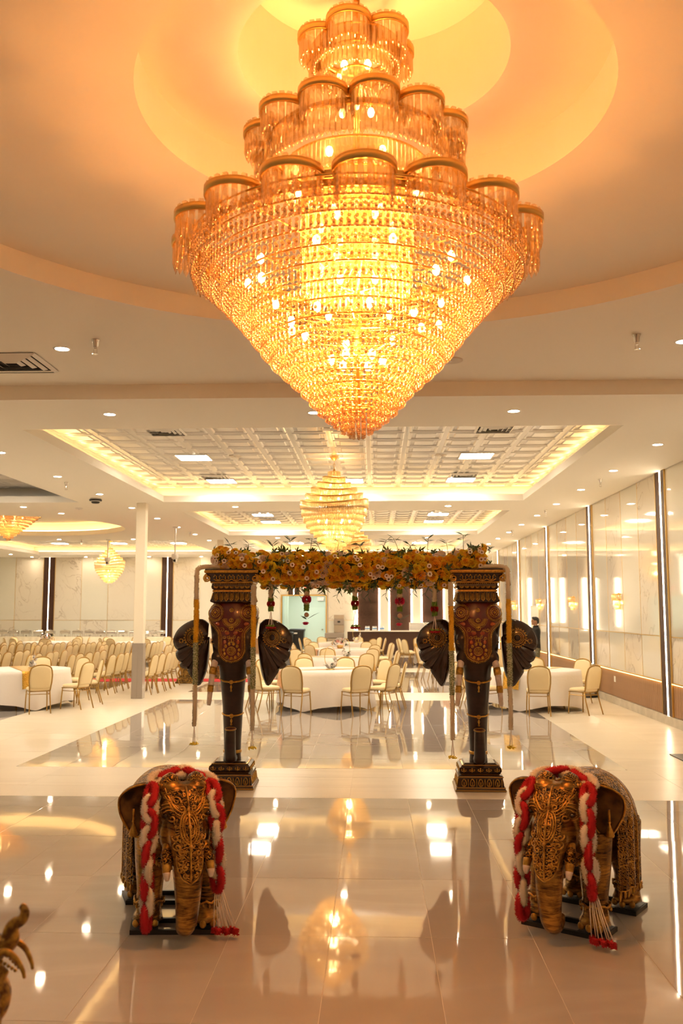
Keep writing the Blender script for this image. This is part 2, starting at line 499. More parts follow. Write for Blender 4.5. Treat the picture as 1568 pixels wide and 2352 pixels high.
def tin_tile_mesh(w, h):
    a, b = w / 2 - .002, h / 2 - .002
    lev = [(0, 0), (.035, 0), (.05, .012), (.075, .012), (.09, -.006), (.14, -.006), (.155, .008)]
    V = []; F = []
    for ins, dz in lev: V += [(-a + ins, -b + ins, -dz), (a - ins, -b + ins, -dz), (a - ins, b - ins, -dz), (-a + ins, b - ins, -dz)]
    for i in range(len(lev) - 1):
        for k in range(4): F.append((i * 4 + k, (i + 1) * 4 + k, (i + 1) * 4 + (k + 1) % 4, i * 4 + (k + 1) % 4))
    q = 4 * (len(lev) - 1); F.append((q + 3, q + 2, q + 1, q))
    return V, F
for ci, (x0, x1, y0, y1) in enumerate(COF):
    zl = ZC + .145; e = .34
    def loop(e_, z): return [(x0 - e_, y0 - e_, z), (x1 + e_, y0 - e_, z), (x1 + e_, y1 + e_, z), (x0 - e_, y1 + e_, z)]
    mb = MB()
    V = loop(0, ZC) + loop(0, zl) + loop(.03, zl); mb.add(V, [(i + 4 * k, (i + 1) % 4 + 4 * k, (i + 1) % 4 + 4 * k + 4, i + 4 * k + 4) for k in range(2) for i in range(4)])
    mb.build('coffer_lip', m_lip, ceiling)
    mb = MB()
    V = loop(.03, zl) + loop(e, zl) + loop(e, ZT + .01); mb.add(V, [(i + 4 * k, (i + 1) % 4 + 4 * k, (i + 1) % 4 + 4 * k + 4, i + 4 * k + 4) for k in range(2) for i in range(4)])
    mb.build('coffer_cove', m_lip, ceiling)
    led = MB()
    g = .20
    for (xa, xb, ya, yb) in ((x0 - g, x1 + g, y0 - g - .012, y0 - g + .012), (x0 - g, x1 + g, y1 + g - .012, y1 + g + .012), (x0 - g - .012, x0 - g + .012, y0 - g, y1 + g), (x1 + g - .012, x1 + g + .012, y0 - g, y1 + g)):
        led.box(xa, xb, ya, yb, zl + .004, zl + .02)
    if ci != 3: led.build('led_tape', e_cove, ceiling)
    MB().box(x0 - e, x1 + e, y0 - e, y1 + e, ZT + .012, ZT + .03).build('tile_backing', m_tin, ceiling)
    nx = 14; W = x1 - x0 + 2 * e; ny = max(1, round((y1 - y0 + 2 * e) / .637)); H = y1 - y0 + 2 * e
    V0, F0 = tin_tile_mesh(W / nx, H / ny)
    cen = [(x0 - e + (i + .5) * W / nx, y0 - e + (j + .5) * H / ny, ZT) for j in range(ny) for i in range(nx)]
    if ci == 0:
        tm = MB().add(V0, F0).mesh('ceiling_tile', m_tin)
        for p in cen: shared('ceiling_tile', tm, ceiling, p)
    else:
        Vs, Fs = inst(V0, F0, cen)
        obj_np('distant_ceiling_tiles', Vs, Fs, m_tin, ceiling, kind='stuff')

# ---- side wall (right of the hall)
wall_r = MB().box(XR + .03, XR + .2, YN, YB + .3, -.1, ZN + .1).build('wall_right', m_lip)
setk(wall_r, 'long side wall of glossy marble panels over walnut wainscot with lit slat strips', 'wall', kind='structure')
_pm = {}
def panel_mesh(w, h, mat, t=.012, nm='wall_panel'):
    """panel in its local YZ plane, face towards -X"""
    k = (round(w, 3), round(h, 3), mat.name, nm)
    if k not in _pm:
        a, b, c = w / 2 - .002, h / 2 - .002, .003
        V = [(t, -a, -b), (t, a, -b), (t, a, b), (t, -a, b), (c, -a, -b), (c, a, -b), (c, a, b), (c, -a, b), (0, -a + c, -b + c), (0, a - c, -b + c), (0, a - c, b - c), (0, -a + c, b - c)]
        F = [(11, 10, 9, 8)] + [(i, i + 4, (i + 1) % 4 + 4, (i + 1) % 4) for i in range(4)] + [(i + 4, i + 8, (i + 1) % 4 + 8, (i + 1) % 4 + 4) for i in range(4)]
        _pm[k] = MB().add(V, F).mesh(nm, mat)
    return _pm[k]
def slat_strip(parent, org, along, face, w, z0, z1, led_off=0.0, n=10, led=True):
    """dark fluted strip on a wall: org = point on the wall, along = unit vector along it, face = unit vector out of it"""
    o = Vector(org); al = Vector(along); fa = Vector(face)
    def bx(mb, a0, a1, d0, d1, za, zb):
        P = [o + al * a + fa * d for a, d in ((a0, d0), (a1, d0), (a1, d1), (a0, d1))]
        mb.add([(p.x, p.y, za) for p in P] + [(p.x, p.y, zb) for p in P], [(0, 1, 5, 4), (1, 2, 6, 5), (2, 3, 7, 6), (3, 0, 4, 7), (4, 5, 6, 7), (3, 2, 1, 0)])
    mb = MB(); bx(mb, -w / 2, w / 2, 0, .022, z0, z1); mb.build('slat_backing', m_darkwood, parent)
    for k in range(n):
        a = -w / 2 + w * (k + .5) / n
        if led and abs(a - led_off) < .026: continue
        mb = MB(); bx(mb, a - w / n * .32, a + w / n * .32, .022, .045, z0, z1); mb.build('slat', m_darkwood, parent)
    if led:
        mb = MB(); bx(mb, led_off - .011, led_off + .011, .02, .050, z0, z1); mb.build('led_tape', e_wall, parent)
    for s in (-1, 1):
        mb = MB(); bx(mb, s * w / 2 - .008, s * w / 2 + .008, 0, .05, z0, z1); mb.build('edge_trim', m_gold, parent)
SLY = [15.97 + 5.32 * k for k in range(-3, 5)]
for y in SLY:
    if y > 9: slat_strip(wall_r, (XR + .02, y, 0), (0, 1, 0), (-1, 0, 0), .52, .16, ZC, led_off=-.02)
ed = [YN] + [q for y in SLY for q in (y - .26, y + .26)] + [YB]
pi_ = 0
for k in range(0, len(ed) - 1, 2):
    a, b = ed[k], ed[k + 1]
    if b < 8: continue
    w_ = (b - a) / 4
    for i in range(4):
        yc = a + w_ * (i + .5)
        up, lo = (m_marble, m_plain) if (i % 2 == 0) else (m_plain, m_marble)
        shared('wall_panel', panel_mesh(w_, ZC - 1.505, up), wall_r, (XR, yc, (ZC + 1.505) / 2))
        shared('wall_panel', panel_mesh(w_, .765, lo), wall_r, (XR, yc, 1.495 - .765 / 2))
        if i: MB().box(XR - .004, XR + .01, yc - w_ / 2 - .004, yc - w_ / 2 + .004, .73, ZC).build('gold_joint', m_gold, wall_r)
    MB().box(XR - .005, XR + .01, a, b, 1.494, 1.506).build('gold_joint', m_gold, wall_r)
    MB().box(XR - .03, XR + .02, a, b, .715, .735).build('wainscot_ledge', m_gold, wall_r)
    MB().box(XR - .022, XR - .006, a, b, .703, .714).build('wainscot_led', e_wains, wall_r)
    n = max(1, round((b - a) / .12))
    for i in range(n):
        ya, yb_ = a + (b - a) * i / n, a + (b - a) * (i + 1) / n
        shared('wainscot_plank', panel_mesh((b - a) / n, .54, m_oak, .02, 'wainscot_plank'), wall_r, (XR, (ya + yb_) / 2, .43))
bb = MB().box(XR - .022, XR + .03, YN, YB, 0, .155).build('baseboard_right', m_base, None, bevel=.003)
setk(bb, 'pale stone baseboard along the marble side wall', 'baseboard', kind='structure')
# doorway recess in the side wall
dr = MB().box(XR - .02, XR - .012, 28.2, 29.5, .16, 2.06).build('door_2', m_ceil)
setk(dr, 'beige flush service door in the marble side wall', 'door', kind='structure')
MB().box(XR - .03, XR - .011, 28.16, 28.2, .16, 2.1).build('door_frame', m_colpaint, dr)
MB().box(XR - .03, XR - .011, 29.5, 29.54, .16, 2.1).build('door_frame', m_colpaint, dr)
MB().box(XR - .03, XR - .011, 28.2, 29.5, 2.06, 2.1).build('door_frame', m_colpaint, dr)

# ---- far wall
DX0, DX1, DZ = -4.25, -2.27, 2.60     # opening to the service corridor
wall_b = MB().box(XL - .3, DX0, YB + .02, YB + .25, -.1, ZC + .3).box(DX1, XR + .2, YB + .02, YB + .25, -.1, ZC + .3).box(DX0, DX1, YB + .02, YB + .25, DZ, ZC + .3).build('wall_far', m_lip)
setk(wall_b, 'far wall of alternating plain and veined panels with dark lit strips', 'wall', kind='structure')
def far_panel(xa, xb, za, zb, mat):
    o = shared('wall_panel', panel_mesh(xb - xa, zb - za, mat), wall_b, ((xa + xb) / 2, YB, (za + zb) / 2), (0, 0, PI / 2))
SLX = [-15.02, -9.53]
for x in SLX: slat_strip(wall_b, (x, YB + .02, 0), (1, 0, 0), (0, -1, 0), .54, 0, ZC, led_off=0)
slat_strip(wall_b, (-3.72, YB + .02, 0), (1, 0, 0), (0, -1, 0), .52, DZ + .06, ZC, led_off=0)
segs = [(-19.2, -15.29, 3), (-14.75, -9.80, 4), (-9.26, -4.35, 4), (-2.15, -.98, 1)]
for a, b, n in segs:
    for i in range(n):
        xa, xb = a + (b - a) * i / n, a + (b - a) * (i + 1) / n
        far_panel(xa, xb, 1.505, ZC, m_marble if (i % 2 == 0) else m_plain)
        far_panel(xa, xb, .70, 1.495, m_plain if (i % 2 == 0) else m_marble)
        far_panel(xa, xb, .0, .69, m_oak)
        MB().box(xa - .006, xa + .006, YB - .006, YB + .01, 0, ZC).build('gold_joint', m_gold, wall_b)
    MB().box(a, b, YB - .006, YB + .01, 1.494, 1.506).build('gold_joint', m_gold, wall_b)
for xa, xb in ((-4.33, -4.0), (-3.45, -2.2)):
    far_panel(xa, xb, DZ + .07, ZC, m_plain)
for n_, (a, b, c, d) in enumerate(((DX0 - .06, DX0, 0, DZ + .06), (DX1, DX1 + .06, 0, DZ + .06), (DX0, DX1, DZ, DZ + .06))):
    t = MB().box(a, b, YB - .03, YB + .26, c, d).build('trim_%d' % (n_ + 1), m_gold)
    setk(t, ['brass jamb of the corridor opening beside the bins', 'brass jamb of the corridor opening beside the bar', 'brass head trim over the corridor opening'][n_], 'trim', kind='structure')
# back of the bar: white pilasters, dark fluted bays and LED lines
BL = [-.98 + .0, .0]
X0b = (820 - 862) * YB / 2080
for k in range(4):
    xa = X0b + k * 1.46; xb = xa + .985
    w_ = min(xb, XR - .02) - xa
    slat_strip(wall_b, ((xa + xa + w_) / 2, YB + .02, 0), (1, 0, 0), (0, -1, 0), w_, 0, ZC, n=22, led=False)
    for x in (xa, xb):
        if x < XR - .05: MB().box(x - .016, x + .016, YB - .06, YB - .02, 1.0, 3.4).build('led_tape', e_wall, wall_b)
    if k < 3: MB().box(xb + .05, xa + 1.46 - .05, YB - .05, YB + .02, 0, ZC).build('pilaster', m_plain, wall_b)
    if xb < XR:
        MB().box(xa + .06, xb - .06, YB - .14, YB - .02, 2.35, 2.37).build('bar_shelf', m_darkwood, wall_b)
        MB().box(xa + .06, xb - .06, YB - .14, YB - .02, 1.85, 1.87).build('bar_shelf', m_darkwood, wall_b)

# ---- service corridor behind the opening
m_mint = M('mint_painted_wall', (.70, .76, .66), .5)
m_door = M('mint_door_paint', (.74, .80, .70), .4)
cw = MB().box(DX0 - 2.0, DX1 + 1.2, YB + 4.4, YB + 4.6, -.1, 3.2).box(DX0 - .35, DX0 - .2, YB + .25, YB + 4.4, -.1, 3.2).box(DX1 + .6, DX1 + .75, YB + .25, YB + 4.4, -.1, 3.2).box(DX0 - 2, DX1 + 1.2, YB + .25, YB + 4.6, 3.0, 3.2).build('wall_corridor', m_mint)
setk(cw, 'mint green walls of the service corridor', 'wall', kind='structure')
MB().box(DX0 - .15, DX0 + .02, YB + 2.6, YB + 2.8, 0, 3).build('wall_pier', m_mint, cw)
MB().box(-3.8, -2.6, YB + 1.0, YB + 3.4, 2.985, 2.999).build('led_panel', EM('corridor_led', (.96, 1, .90), 3.4), cw)
d1 = MB().box(-3.42, -2.55, YB + 4.34, YB + 4.4, 0, 2.1).box(-2.54, -1.70, YB + 4.34, YB + 4.4, 0, 2.1).build('door_1', m_door, bevel=.004)
setk(d1, 'pale mint double door at the end of the corridor', 'door', kind='structure')
MB().box(-3.5, -3.42, YB + 4.33, YB + 4.4, 0, 2.2).box(-3.42, -1.7, YB + 4.33, YB + 4.4, 2.1, 2.2).build('door_frame', m_mint, d1)
for x in (-2.66, -2.43):
    MB().cyl((x, YB + 4.34, 1.0), (x, YB + 4.27, 1.0), .03).box(x - .05, x + .05, YB + 4.26, YB + 4.28, .99, 1.01).build('door_handle', m_chrome, d1)
MB().lathe([(.001, 0), (.09, 0), (.09, .004), (.001, .004)], 20, close=False).build('door_notice', M('notice_print', (.75, .55, .55), .6, noise=(30, .4, .6), c2=(.85, .75, .75)), d1, loc=(-2.22, YB + 4.335, 1.45)).rotation_euler = (PI / 2, 0, 0)

# remaining shell, out of view
wall_l = MB().box(XL - .2, XL, YN, YB + .3, -.1, ZN + .1).build('wall_left', m_plain)
setk(wall_l, 'plain cream side wall far across the hall', 'wall', kind='structure')
wall_n = MB().box(XL - .2, XR + .2, YN - .2, YN, -.1, ZN + .1).build('wall_near', m_plain)
setk(wall_n, 'plain cream entrance wall', 'wall', kind='structure')

# ---- columns
for k, (x, y) in enumerate(((-5.31, 20.36), (-5.36, 31.2))):
    c = MB().box(x - .107, x + .107, y - .107, y + .107, 0, ZC).build('column', m_colpaint, bevel=.006)
    setk(c, ['square cream column with grey cladding beside the theatre chairs', 'square cream column standing behind the elephant arch'][k], 'column', kind='structure')
    for s in (-1, 1):
        MB().box(x + s * .056 - .055, x + s * .056 + .054, y - .118, y + .118, 0, 1.22).build('cladding_panel', m_greyclad, c)
    for s in (-1, 1): MB().box(x + s * .118 - .008, x + s * .118 + .004, y - .118, y + .118, 0, 1.22).build('cladding_panel', m_greyclad, c)
# ================================================================== CEILING FIXTURES
def down_proto():
    t = thing('downlight', 'recessed round white LED downlight in the plaster ceiling', 'downlight', group='recessed downlights in the ceiling')
    MB().lathe([(.068, -.001), (.070, -.006), (.086, -.006), (.090, 0)], 24, close=False).build('trim_ring', m_white, t, True)
    MB().add([(.07 * math.cos(k * PI / 7), .07 * math.sin(k * PI / 7), -.003) for k in range(14)], [tuple(range(13, -1, -1))]).build('lens', e_down, t)
    return t
dl = down_proto(); _first = [True]
def put(proto, flag, loc, rz=0, label=None, group=None):
    o = proto if flag[0] else copy_tree(proto)
    flag[0] = False
    return place(o, loc, rz, label, group)
DLP = [(4.16, 8.3 + 2.51 * k, None) for k in range(2, 13)] + [(-5.79, 11.1 + 2.53 * k, None) for k in range(0, 12)]
DLP += [(x, y, None) for y in (10.97, 21.12, 30.35, 40.3) for x in (-3.3, -.75, 1.7)]
DLP += [(x, 40.85, None) for x in (-15.7, -13.2, -10.3, -7.9)] + [(-7.9, 22.4, None), (-8.3, 20.95, None), (-10.87, 30.7, None), (-13.4, 30.7, None), (-8.3, 30.7, None), (-10.8, 20.95, None), (-13.3, 20.95, None), (-15.85, 38.8, None), (-15.8, 33.8, None), (-15.8, 28.8, None)]
def dl_zone(x, y):
    if x > 3.5: return 'recessed round downlight in the strip of ceiling beside the marble wall', 'downlights beside the marble wall'
    if y > 39.5: return 'recessed round downlight in the strip of ceiling before the far wall', 'downlights before the far wall'
    if -6.5 < x < -5: return 'recessed round downlight in the ceiling strip along the cream columns', 'downlights along the columns'
    if x < -6.5: return 'recessed round downlight in the ceiling of the side bay with the cone chandelier', 'downlights of the side bay'
    return ('recessed round downlight between the beam and the first coffer' if y < 12 else 'recessed round downlight between the first and second coffers' if y < 25 else 'recessed round downlight between the second and third coffers'), 'downlights between the coffers'
for x, y, _ in DLP: put(dl, _first, (x, y, ZC), 0, *dl_zone(x, y))
for x, y in ((-3.12, 8.71), (3.0, 8.69), (-4.6, 6.0), (-4.6, 3.0), (4.45, 6.0), (4.45, 3.0), (-3.1, .6), (0, .6), (3.0, .6), (-4.6, 0), (4.45, 0), (-8, 3), (-8, 8), (-12, 3), (-12, 8), (0, -3), (-8, -2), (3.4, -2.6)):
    put(dl, _first, (x, y, ZN), 0, 'recessed round downlight in the entrance ceiling around the round dome', 'downlights of the entrance ceiling')

# square LED panels and supply vents in the coffers
def panel_proto():
    t = thing('ceiling_panel_light', 'square white LED panel set among the tin tiles of a coffer', 'ceiling light', group='LED panels in the tiled coffers')
    mb = MB()
    for a, b, c, d in ((-.31, .31, -.31, -.285), (-.31, .31, .285, .31), (-.31, -.285, -.285, .285), (.285, .31, -.285, .285)): mb.box(a, b, c, d, -.022, 0)
    mb.build('frame', m_white, t)
    MB().box(-.286, .286, -.286, .286, -.017, -.004).build('diffuser', e_panel, t)
    return t
pl = panel_proto(); _pf = [True]
for y in (16.3, 19.33): 
    for x in (-3.32, 1.83): put(pl, _pf, (x, y, ZT), 0, 'square LED panel in the first tiled coffer, ' + ('level with the swirl chandelier' if y < 18 else 'in the tile row beside a vent'))
put(pl, _pf, (-.55, 19.4, ZT), 0, 'square LED panel in the first tiled coffer directly behind the swirl chandelier')
for y in (26.35, 28.45, 35.0, 37.6):
    for x in (-3.3, 1.83): put(pl, _pf, (x, y, ZT), 0, 'square LED panel in the second tiled coffer above the arch' if y < 30 else 'square LED panel in the tiled coffer closest to the bar')
for y in (14.5, 18.2, 34.6, 37.4):
    for x in (-13.2, -8.2, -10.7): put(pl, _pf, (x, y, ZT), 0, 'square LED panel in the side bay coffer over the buffet' if y > 30 else 'square LED panel in the unlit side bay coffer')
def vent_proto():
    t = thing('ceiling_vent', 'square white air vent with stepped louvres', 'vent', group='square vents in the coffers')
    MB().box(-.27, .27, -.27, .27, -.006, 0).build('backing', m_dark, t)
    for k, a in enumerate((.29, .22, .15, .08)):
        mb = MB(); b = a - .03
        for s in (-1, 1):
            mb.add([(-a, s * a, -.012), (a, s * a, -.012), (b, s * b, -.034), (-b, s * b, -.034)], [(0, 1, 2, 3)])
            mb.add([(s * a, -a, -.012), (s * a, a, -.012), (s * b, b, -.034), (s * b, -b, -.034)], [(0, 1, 2, 3)])
        mb.build('louvre', m_white, t)
    return t
vt = vent_proto(); _vf = [True]
for x, y in ((-3.28, 13.87), (1.84, 13.84), (-3.36, 18.72), (1.83, 18.68), (-3.3, 27.8), (1.83, 27.8)): put(vt, _vf, (x, y, ZT), 0, 'square white vent with stepped louvres ' + ('behind the beam edge of the first coffer' if y < 15 else 'touching an LED panel in the first coffer' if y < 20 else 'in the second tiled coffer'))
o = put(vt, _vf, (-3.8, 9.17, ZN), 0, 'large white ceiling vent in the entrance ceiling beside the beam', 'vent in the entrance ceiling')
o.scale = (1.25, 1.25, 1.0)

def disc_speaker(x, y, z, label):
    t = thing('ceiling_speaker', label, 'speaker', (x, y, z), group='round ceiling speakers')
    MB().lathe([(.13, 0), (.13, -.008), (.115, -.012), (.001, -.012)], 28, close=False).build('grille', M('speaker_grille', (.68, .62, .54), .6, bump=(220, .3, .003)), t, True)
    MB().lathe([(.018, -.0125), (.018, -.016), (.001, -.016)], 12, close=False).build('badge', m_white, t)
disc_speaker(.79, 9.27, ZN, 'round cream ceiling speaker beside the large chandelier')
disc_speaker(-.71, 13.81, ZT, 'round ceiling speaker in the first tiled coffer below the beam')
for x in (-2.55, 1.17): disc_speaker(x, 16.23, ZT, 'round ceiling speaker between the LED panels of the first coffer')

def sprinkler_proto():
    t = thing('sprinkler', 'chrome pendent fire sprinkler under the ceiling', 'sprinkler', group='pendent sprinklers under the ceiling')
    MB().lathe([(.042, 0), (.042, -.006), (.032, -.02), (.026, -.07), (.02, -.075)], 16).build('escutcheon', m_chrome, t, True)
    MB().cyl((0, 0, -.07), (0, 0, -.1), .014).box(-.018, -.013, -.004, .004, -.14, -.095).box(.013, .018, -.004, .004, -.14, -.095).build('frame', m_chrome, t)
    MB().lathe([(.001, -.14), (.028, -.142), (.028, -.146), (.001, -.15)], 14, close=False).build('deflector', m_chrome, t)
    return t
sp = sprinkler_proto(); _sf = [True]
for x, y in ((-2.69, 8.42), (2.48, 8.45)): put(sp, _sf, (x, y, ZN), label='chrome pendent fire sprinkler under the entrance ceiling beside the round dome', group='sprinklers of the entrance ceiling')
for x, y in ((-5.88, 16.9), (4.18, 16.85), (4.16, 22.15), (4.17, 27.7), (-5.78, 27.95), (-10.17, 30.95), (-8.0, 31.0), (-15.2, 40.4), (-10.1, 40.6)): put(sp, _sf, (x, y, ZC), label='chrome pendent fire sprinkler ' + ('beside the marble wall' if x > 0 else 'on the ceiling strip along the cream columns' if x > -6.5 else 'in the ceiling of the side bay'), group='sprinklers of the main ceiling')

t = thing('dome_camera', 'black and white ceiling security camera near the cream column', 'camera', (-6.1, 19.42, ZC))
MB().lathe([(.12, 0), (.12, -.012), (.115, -.025)], 24).build('mount', m_white, t, True)
MB().lathe([(.135, -.025), (.135, -.05), (.125, -.058)], 24).build('collar', m_black, t, True)
MB().lathe([(.105, -.055), (.10, -.062), (.09, -.068)], 24).build('ring', m_white, t, True)
MB().lathe([(.092, -.068), (.09, -.09), (.07, -.108), (.001, -.115)], 24, close=False).build('lens_dome', m_black, t, True)
t = thing('smoke_detector', 'white smoke detector on the ceiling beside the security camera', 'smoke detector', (-7.07, 21.25, ZC))
MB().lathe([(.09, 0), (.09, -.012), (.07, -.03), (.001, -.034)], 22, close=False).build('housing', m_white, t, True)
MB().lathe([(.02, -.034), (.015, -.042), (.001, -.044)], 12, close=False).build('sensor', m_white, t, True)

def ptz(x, y, drop, label):
    t = thing('hanging_camera', label, 'camera', (x, y, ZC))
    MB().lathe([(.09, 0), (.07, -.03), (.03, -.05)], 16).build('canopy', m_white, t, True)
    MB().cyl((0, 0, -.04), (0, 0, -drop), .022, n=10).build('pole', m_white, t, True)
    MB().lathe([(.09, -drop), (.10, -drop - .03), (.10, -drop - .12), (.06, -drop - .15)], 16).build('body', m_white, t, True)
    MB().box(-.05, .05, -.06, .06, -drop - .24, -drop - .14).build('head', m_white, t, bevel=.015)
    MB().cyl((0, -.06, -drop - .19), (0, -.09, -drop - .19), .035).build('lens', m_black, t)
ptz(-9.2, 30.8, .62, 'white camera on a ceiling pole before the small chandelier')
ptz(-5.84, 26.2, .80, 'white camera on a ceiling pole beside the cream column')

# ================================================================== CHANDELIERS
def crystal(name, tint, gl, transp=.3, dif=.5):
    m = bpy.data.materials.new(name); m.use_nodes = True
    N, L = nodes(m); N.clear()
    tr = N.new('ShaderNodeBsdfTranslucent'); tr.inputs[0].default_value = (*tint, 1)
    df = N.new('ShaderNodeBsdfDiffuse'); df.inputs[0].default_value = (*tint, 1)
    g = N.new('ShaderNodeBsdfGlossy'); g.inputs[0].default_value = (1, .93, .8, 1); g.inputs[1].default_value = .06
    tp = N.new('ShaderNodeBsdfTransparent'); tp.inputs[0].default_value = (1, .95, .85, 1)
    a = N.new('ShaderNodeMixShader'); a.inputs[0].default_value = dif; L.new(tr.outputs[0], a.inputs[1]); L.new(df.outputs[0], a.inputs[2])
    b = N.new('ShaderNodeMixShader'); b.inputs[0].default_value = gl; L.new(a.outputs[0], b.inputs[1]); L.new(g.outputs[0], b.inputs[2])
    c = N.new('ShaderNodeMixShader'); c.inputs[0].default_value = transp; L.new(b.outputs[0], c.inputs[1]); L.new(tp.outputs[0], c.inputs[2])
    o = N.new('ShaderNodeOutputMaterial'); L.new(c.outputs[0], o.inputs[0])
    return m
m_amber = crystal('amber_crystal', (.66, .36, .10), .50, .42, .25)
m_prism = crystal('clear_amber_prism', (.80, .50, .18), .50, .55, .30)
m_clear = crystal('champagne_crystal', (.95, .74, .42), .40, .30, .35)

_g = (1 + 5 ** .5) / 2
ICO_V = np.array([(-1, _g, 0), (1, _g, 0), (-1, -_g, 0), (1, -_g, 0), (0, -1, _g), (0, 1, _g), (0, -1, -_g), (0, 1, -_g), (_g, 0, -1), (_g, 0, 1), (-_g, 0, -1), (-_g, 0, 1)]) / math.hypot(1, _g)
ICO_F = np.array([(0, 11, 5), (0, 5, 1), (0, 1, 7), (0, 7, 10), (0, 10, 11), (1, 5, 9), (5, 11, 4), (11, 10, 2), (10, 7, 6), (7, 1, 8), (3, 9, 4), (3, 4, 2), (3, 2, 6), (3, 6, 8), (3, 8, 9), (4, 9, 5), (2, 4, 11), (6, 2, 10), (8, 6, 7), (9, 8, 1)])
# a hanging prism: unit height downwards, unit half width, pointed foot
PR_V = np.array([(-.5, -.35, 0), (.5, -.35, 0), (.5, .35, 0), (-.5, .35, 0), (-.6, -.4, -.8), (.6, -.4, -.8), (.6, .4, -.8), (-.6, .4, -.8), (0, 0, -1)])
PR_F = np.array([(0, 1, 2), (0, 2, 3), (0, 4, 5), (0, 5, 1), (1, 5, 6), (1, 6, 2), (2, 6, 7), (2, 7, 3), (3, 7, 4), (3, 4, 0), (4, 8, 5), (5, 8, 6), (6, 8, 7), (7, 8, 4)])
def prisms(pos, ang, w, h):
    n = len(pos); j = NR.uniform(-.25, .25, n)
    return inst(PR_V, PR_F, pos, rotz_m(np.asarray(ang) + PI / 2 + j), np.stack([np.full(n, w), np.full(n, w), h * NR.uniform(.96, 1.04, n)], -1))
def merge(parts):
    V = []; F = []; n = 0
    for v, f in parts: V.append(v); F.append(f + n); n += len(v)
    return np.concatenate(V), np.concatenate(F)
def ring_pts(r, z, step, wave=None):
    n = max(6, int(2 * PI * r / step)); a = np.arange(n) * 2 * PI / n
    zz = np.full(n, z) if wave is None else z + wave[0] * np.sin(wave[1] * a + wave[2])
    rr = np.full(n, r) if wave is None or len(wave) < 4 else r * (1 + wave[3] * np.cos(wave[1] * a + wave[2]))
    return np.stack([rr * np.cos(a), rr * np.sin(a), zz], -1), a
def ribbon(mb, pts, h, t=.006, closed=True):
    """vertical strip following pts"""
    P = [Vector(p) for p in pts]; n = len(P); V = []; F = []
    for i, p in enumerate(P):
        d = (P[(i + 1) % n if closed else min(i + 1, n - 1)] - P[(i - 1) % n if closed else max(i - 1, 0)]); q = Vector((d.y, -d.x, 0)).normalized() * t
        V += [p - q, p + q, p + q + Vector((0, 0, h)), p - q + Vector((0, 0, h))]
    for i in range(n if closed else n - 1):
        a = i * 4; b = ((i + 1) % n) * 4
        for k in range(4): F.append((a + k, b + k, b + (k + 1) % 4, a + (k + 1) % 4))
    mb.add(V, F)
def lamp_point(name, parent, loc, power, c, r):
    l = bpy.data.lights.new(name, 'POINT'); l.energy = power; l.color = c; l.shadow_soft_size = r
    o = bpy.data.objects.new(name, l); o.location = loc
    return link(o, parent)

# ---- the large amber chandelier under the round dome
BCX, BCY, BCZ = -.095, 4.8, 5.62
big = thing('chandelier', 'giant tiered amber crystal chandelier with scalloped brass rings and beaded cone', 'chandelier', (BCX, BCY, BCZ))
def zz(z): return z - BCZ
MB().lathe([(.001, 0), (.16, 0), (.16, -.02), (.10, -.05), (.03, -.08)], 32, close=False).build('canopy', m_brass, big, True)
MB().cyl((0, 0, -.05), (0, 0, zz(3.0)), .02).build('stem', m_brass, big, True)
for Rc, rs, n, zb, ph, hh, lab in ((.865, .145, 16, 3.93, .06, .15, 'low'), (.50, .125, 12, 4.53, .2, .14, 'mid'), (.215, .12, 6, 5.10, .35, .14, 'top')):
    band = MB(); pos = []; ang = []; caps = []
    for k in range(n):
        a = 2 * PI * k / n + ph; c = (Rc * math.cos(a), Rc * math.sin(a))
        sw = 1.9
        P = [(c[0] + rs * math.cos(a + t), c[1] + rs * math.sin(a + t), zz(zb)) for t in np.linspace(-sw, sw, 17)]
        mbk = MB(); ribbon(mbk, P, .04, .006, False)
        mbk.build('scallop_band', m_brass, big, True)
        for t in np.linspace(-sw, sw, 12):
            q = (c[0] + (rs - .014) * math.cos(a + t), c[1] + (rs - .014) * math.sin(a + t))
            pos.append((q[0], q[1], zz(zb) + .060)); ang.append(a + t)
        # link to the next scallop
        a2 = a + 2 * PI / n
        e0 = P[-1]; c2 = (Rc * math.cos(a2), Rc * math.sin(a2)); e1 = (c2[0] + rs * math.cos(a2 - sw), c2[1] + rs * math.sin(a2 - sw), zz(zb))
        ml = MB(); ribbon(ml, [e0, e1], .04, .006, False); ml.build('link_band', m_brass, big)
    V, F = prisms(pos, ang, .025, hh + .055)
    obj_np('scallop_crystals', V, F, m_prism, big, kind='stuff')
    mb = MB(); ribbon(mb, [(Rc * .96 * math.cos(t), Rc * .96 * math.sin(t), zz(zb) - .04) for t in np.linspace(0, 2 * PI, 72)[:-1]], .035, .008); mb.build('carrier_ring', m_brass, big, True)
parts = []
for r, z, h, w in ((.50, 4.49, .17, .026), (.40, 4.37, .16, .024), (.30, 4.27, .16, .024), (.24, 5.10, .15, .024), (.19, 5.03, .13, .024), (.12, 4.93, .14, .022), (.30, 4.08, .22, .028), (.29, 3.88, .22, .03), (.24, 4.22, .14, .024)):
    p, a = ring_pts(r, zz(z), w * 1.15); parts.append(prisms(p, a, w, h))
    mb = MB(); mb.tube([(r * math.cos(t), r * math.sin(t), zz(z)) for t in np.linspace(0, 2 * PI, 61)], .007, 5, False); mb.build('ring', m_brass, big, True)
V, F = merge(parts); obj_np('curtain_crystals', V, F, m_prism, big, kind='stuff')
prof = [(.93, 3.78), (.89, 3.745), (.754, 3.62), (.62, 3.47), (.49, 3.30), (.31, 3.13), (.2, 3.0), (.05, 2.885)]
beads = []; PR = []
Rs = np.concatenate([np.linspace(.90, .30, 12), np.linspace(.255, .04, 6)])
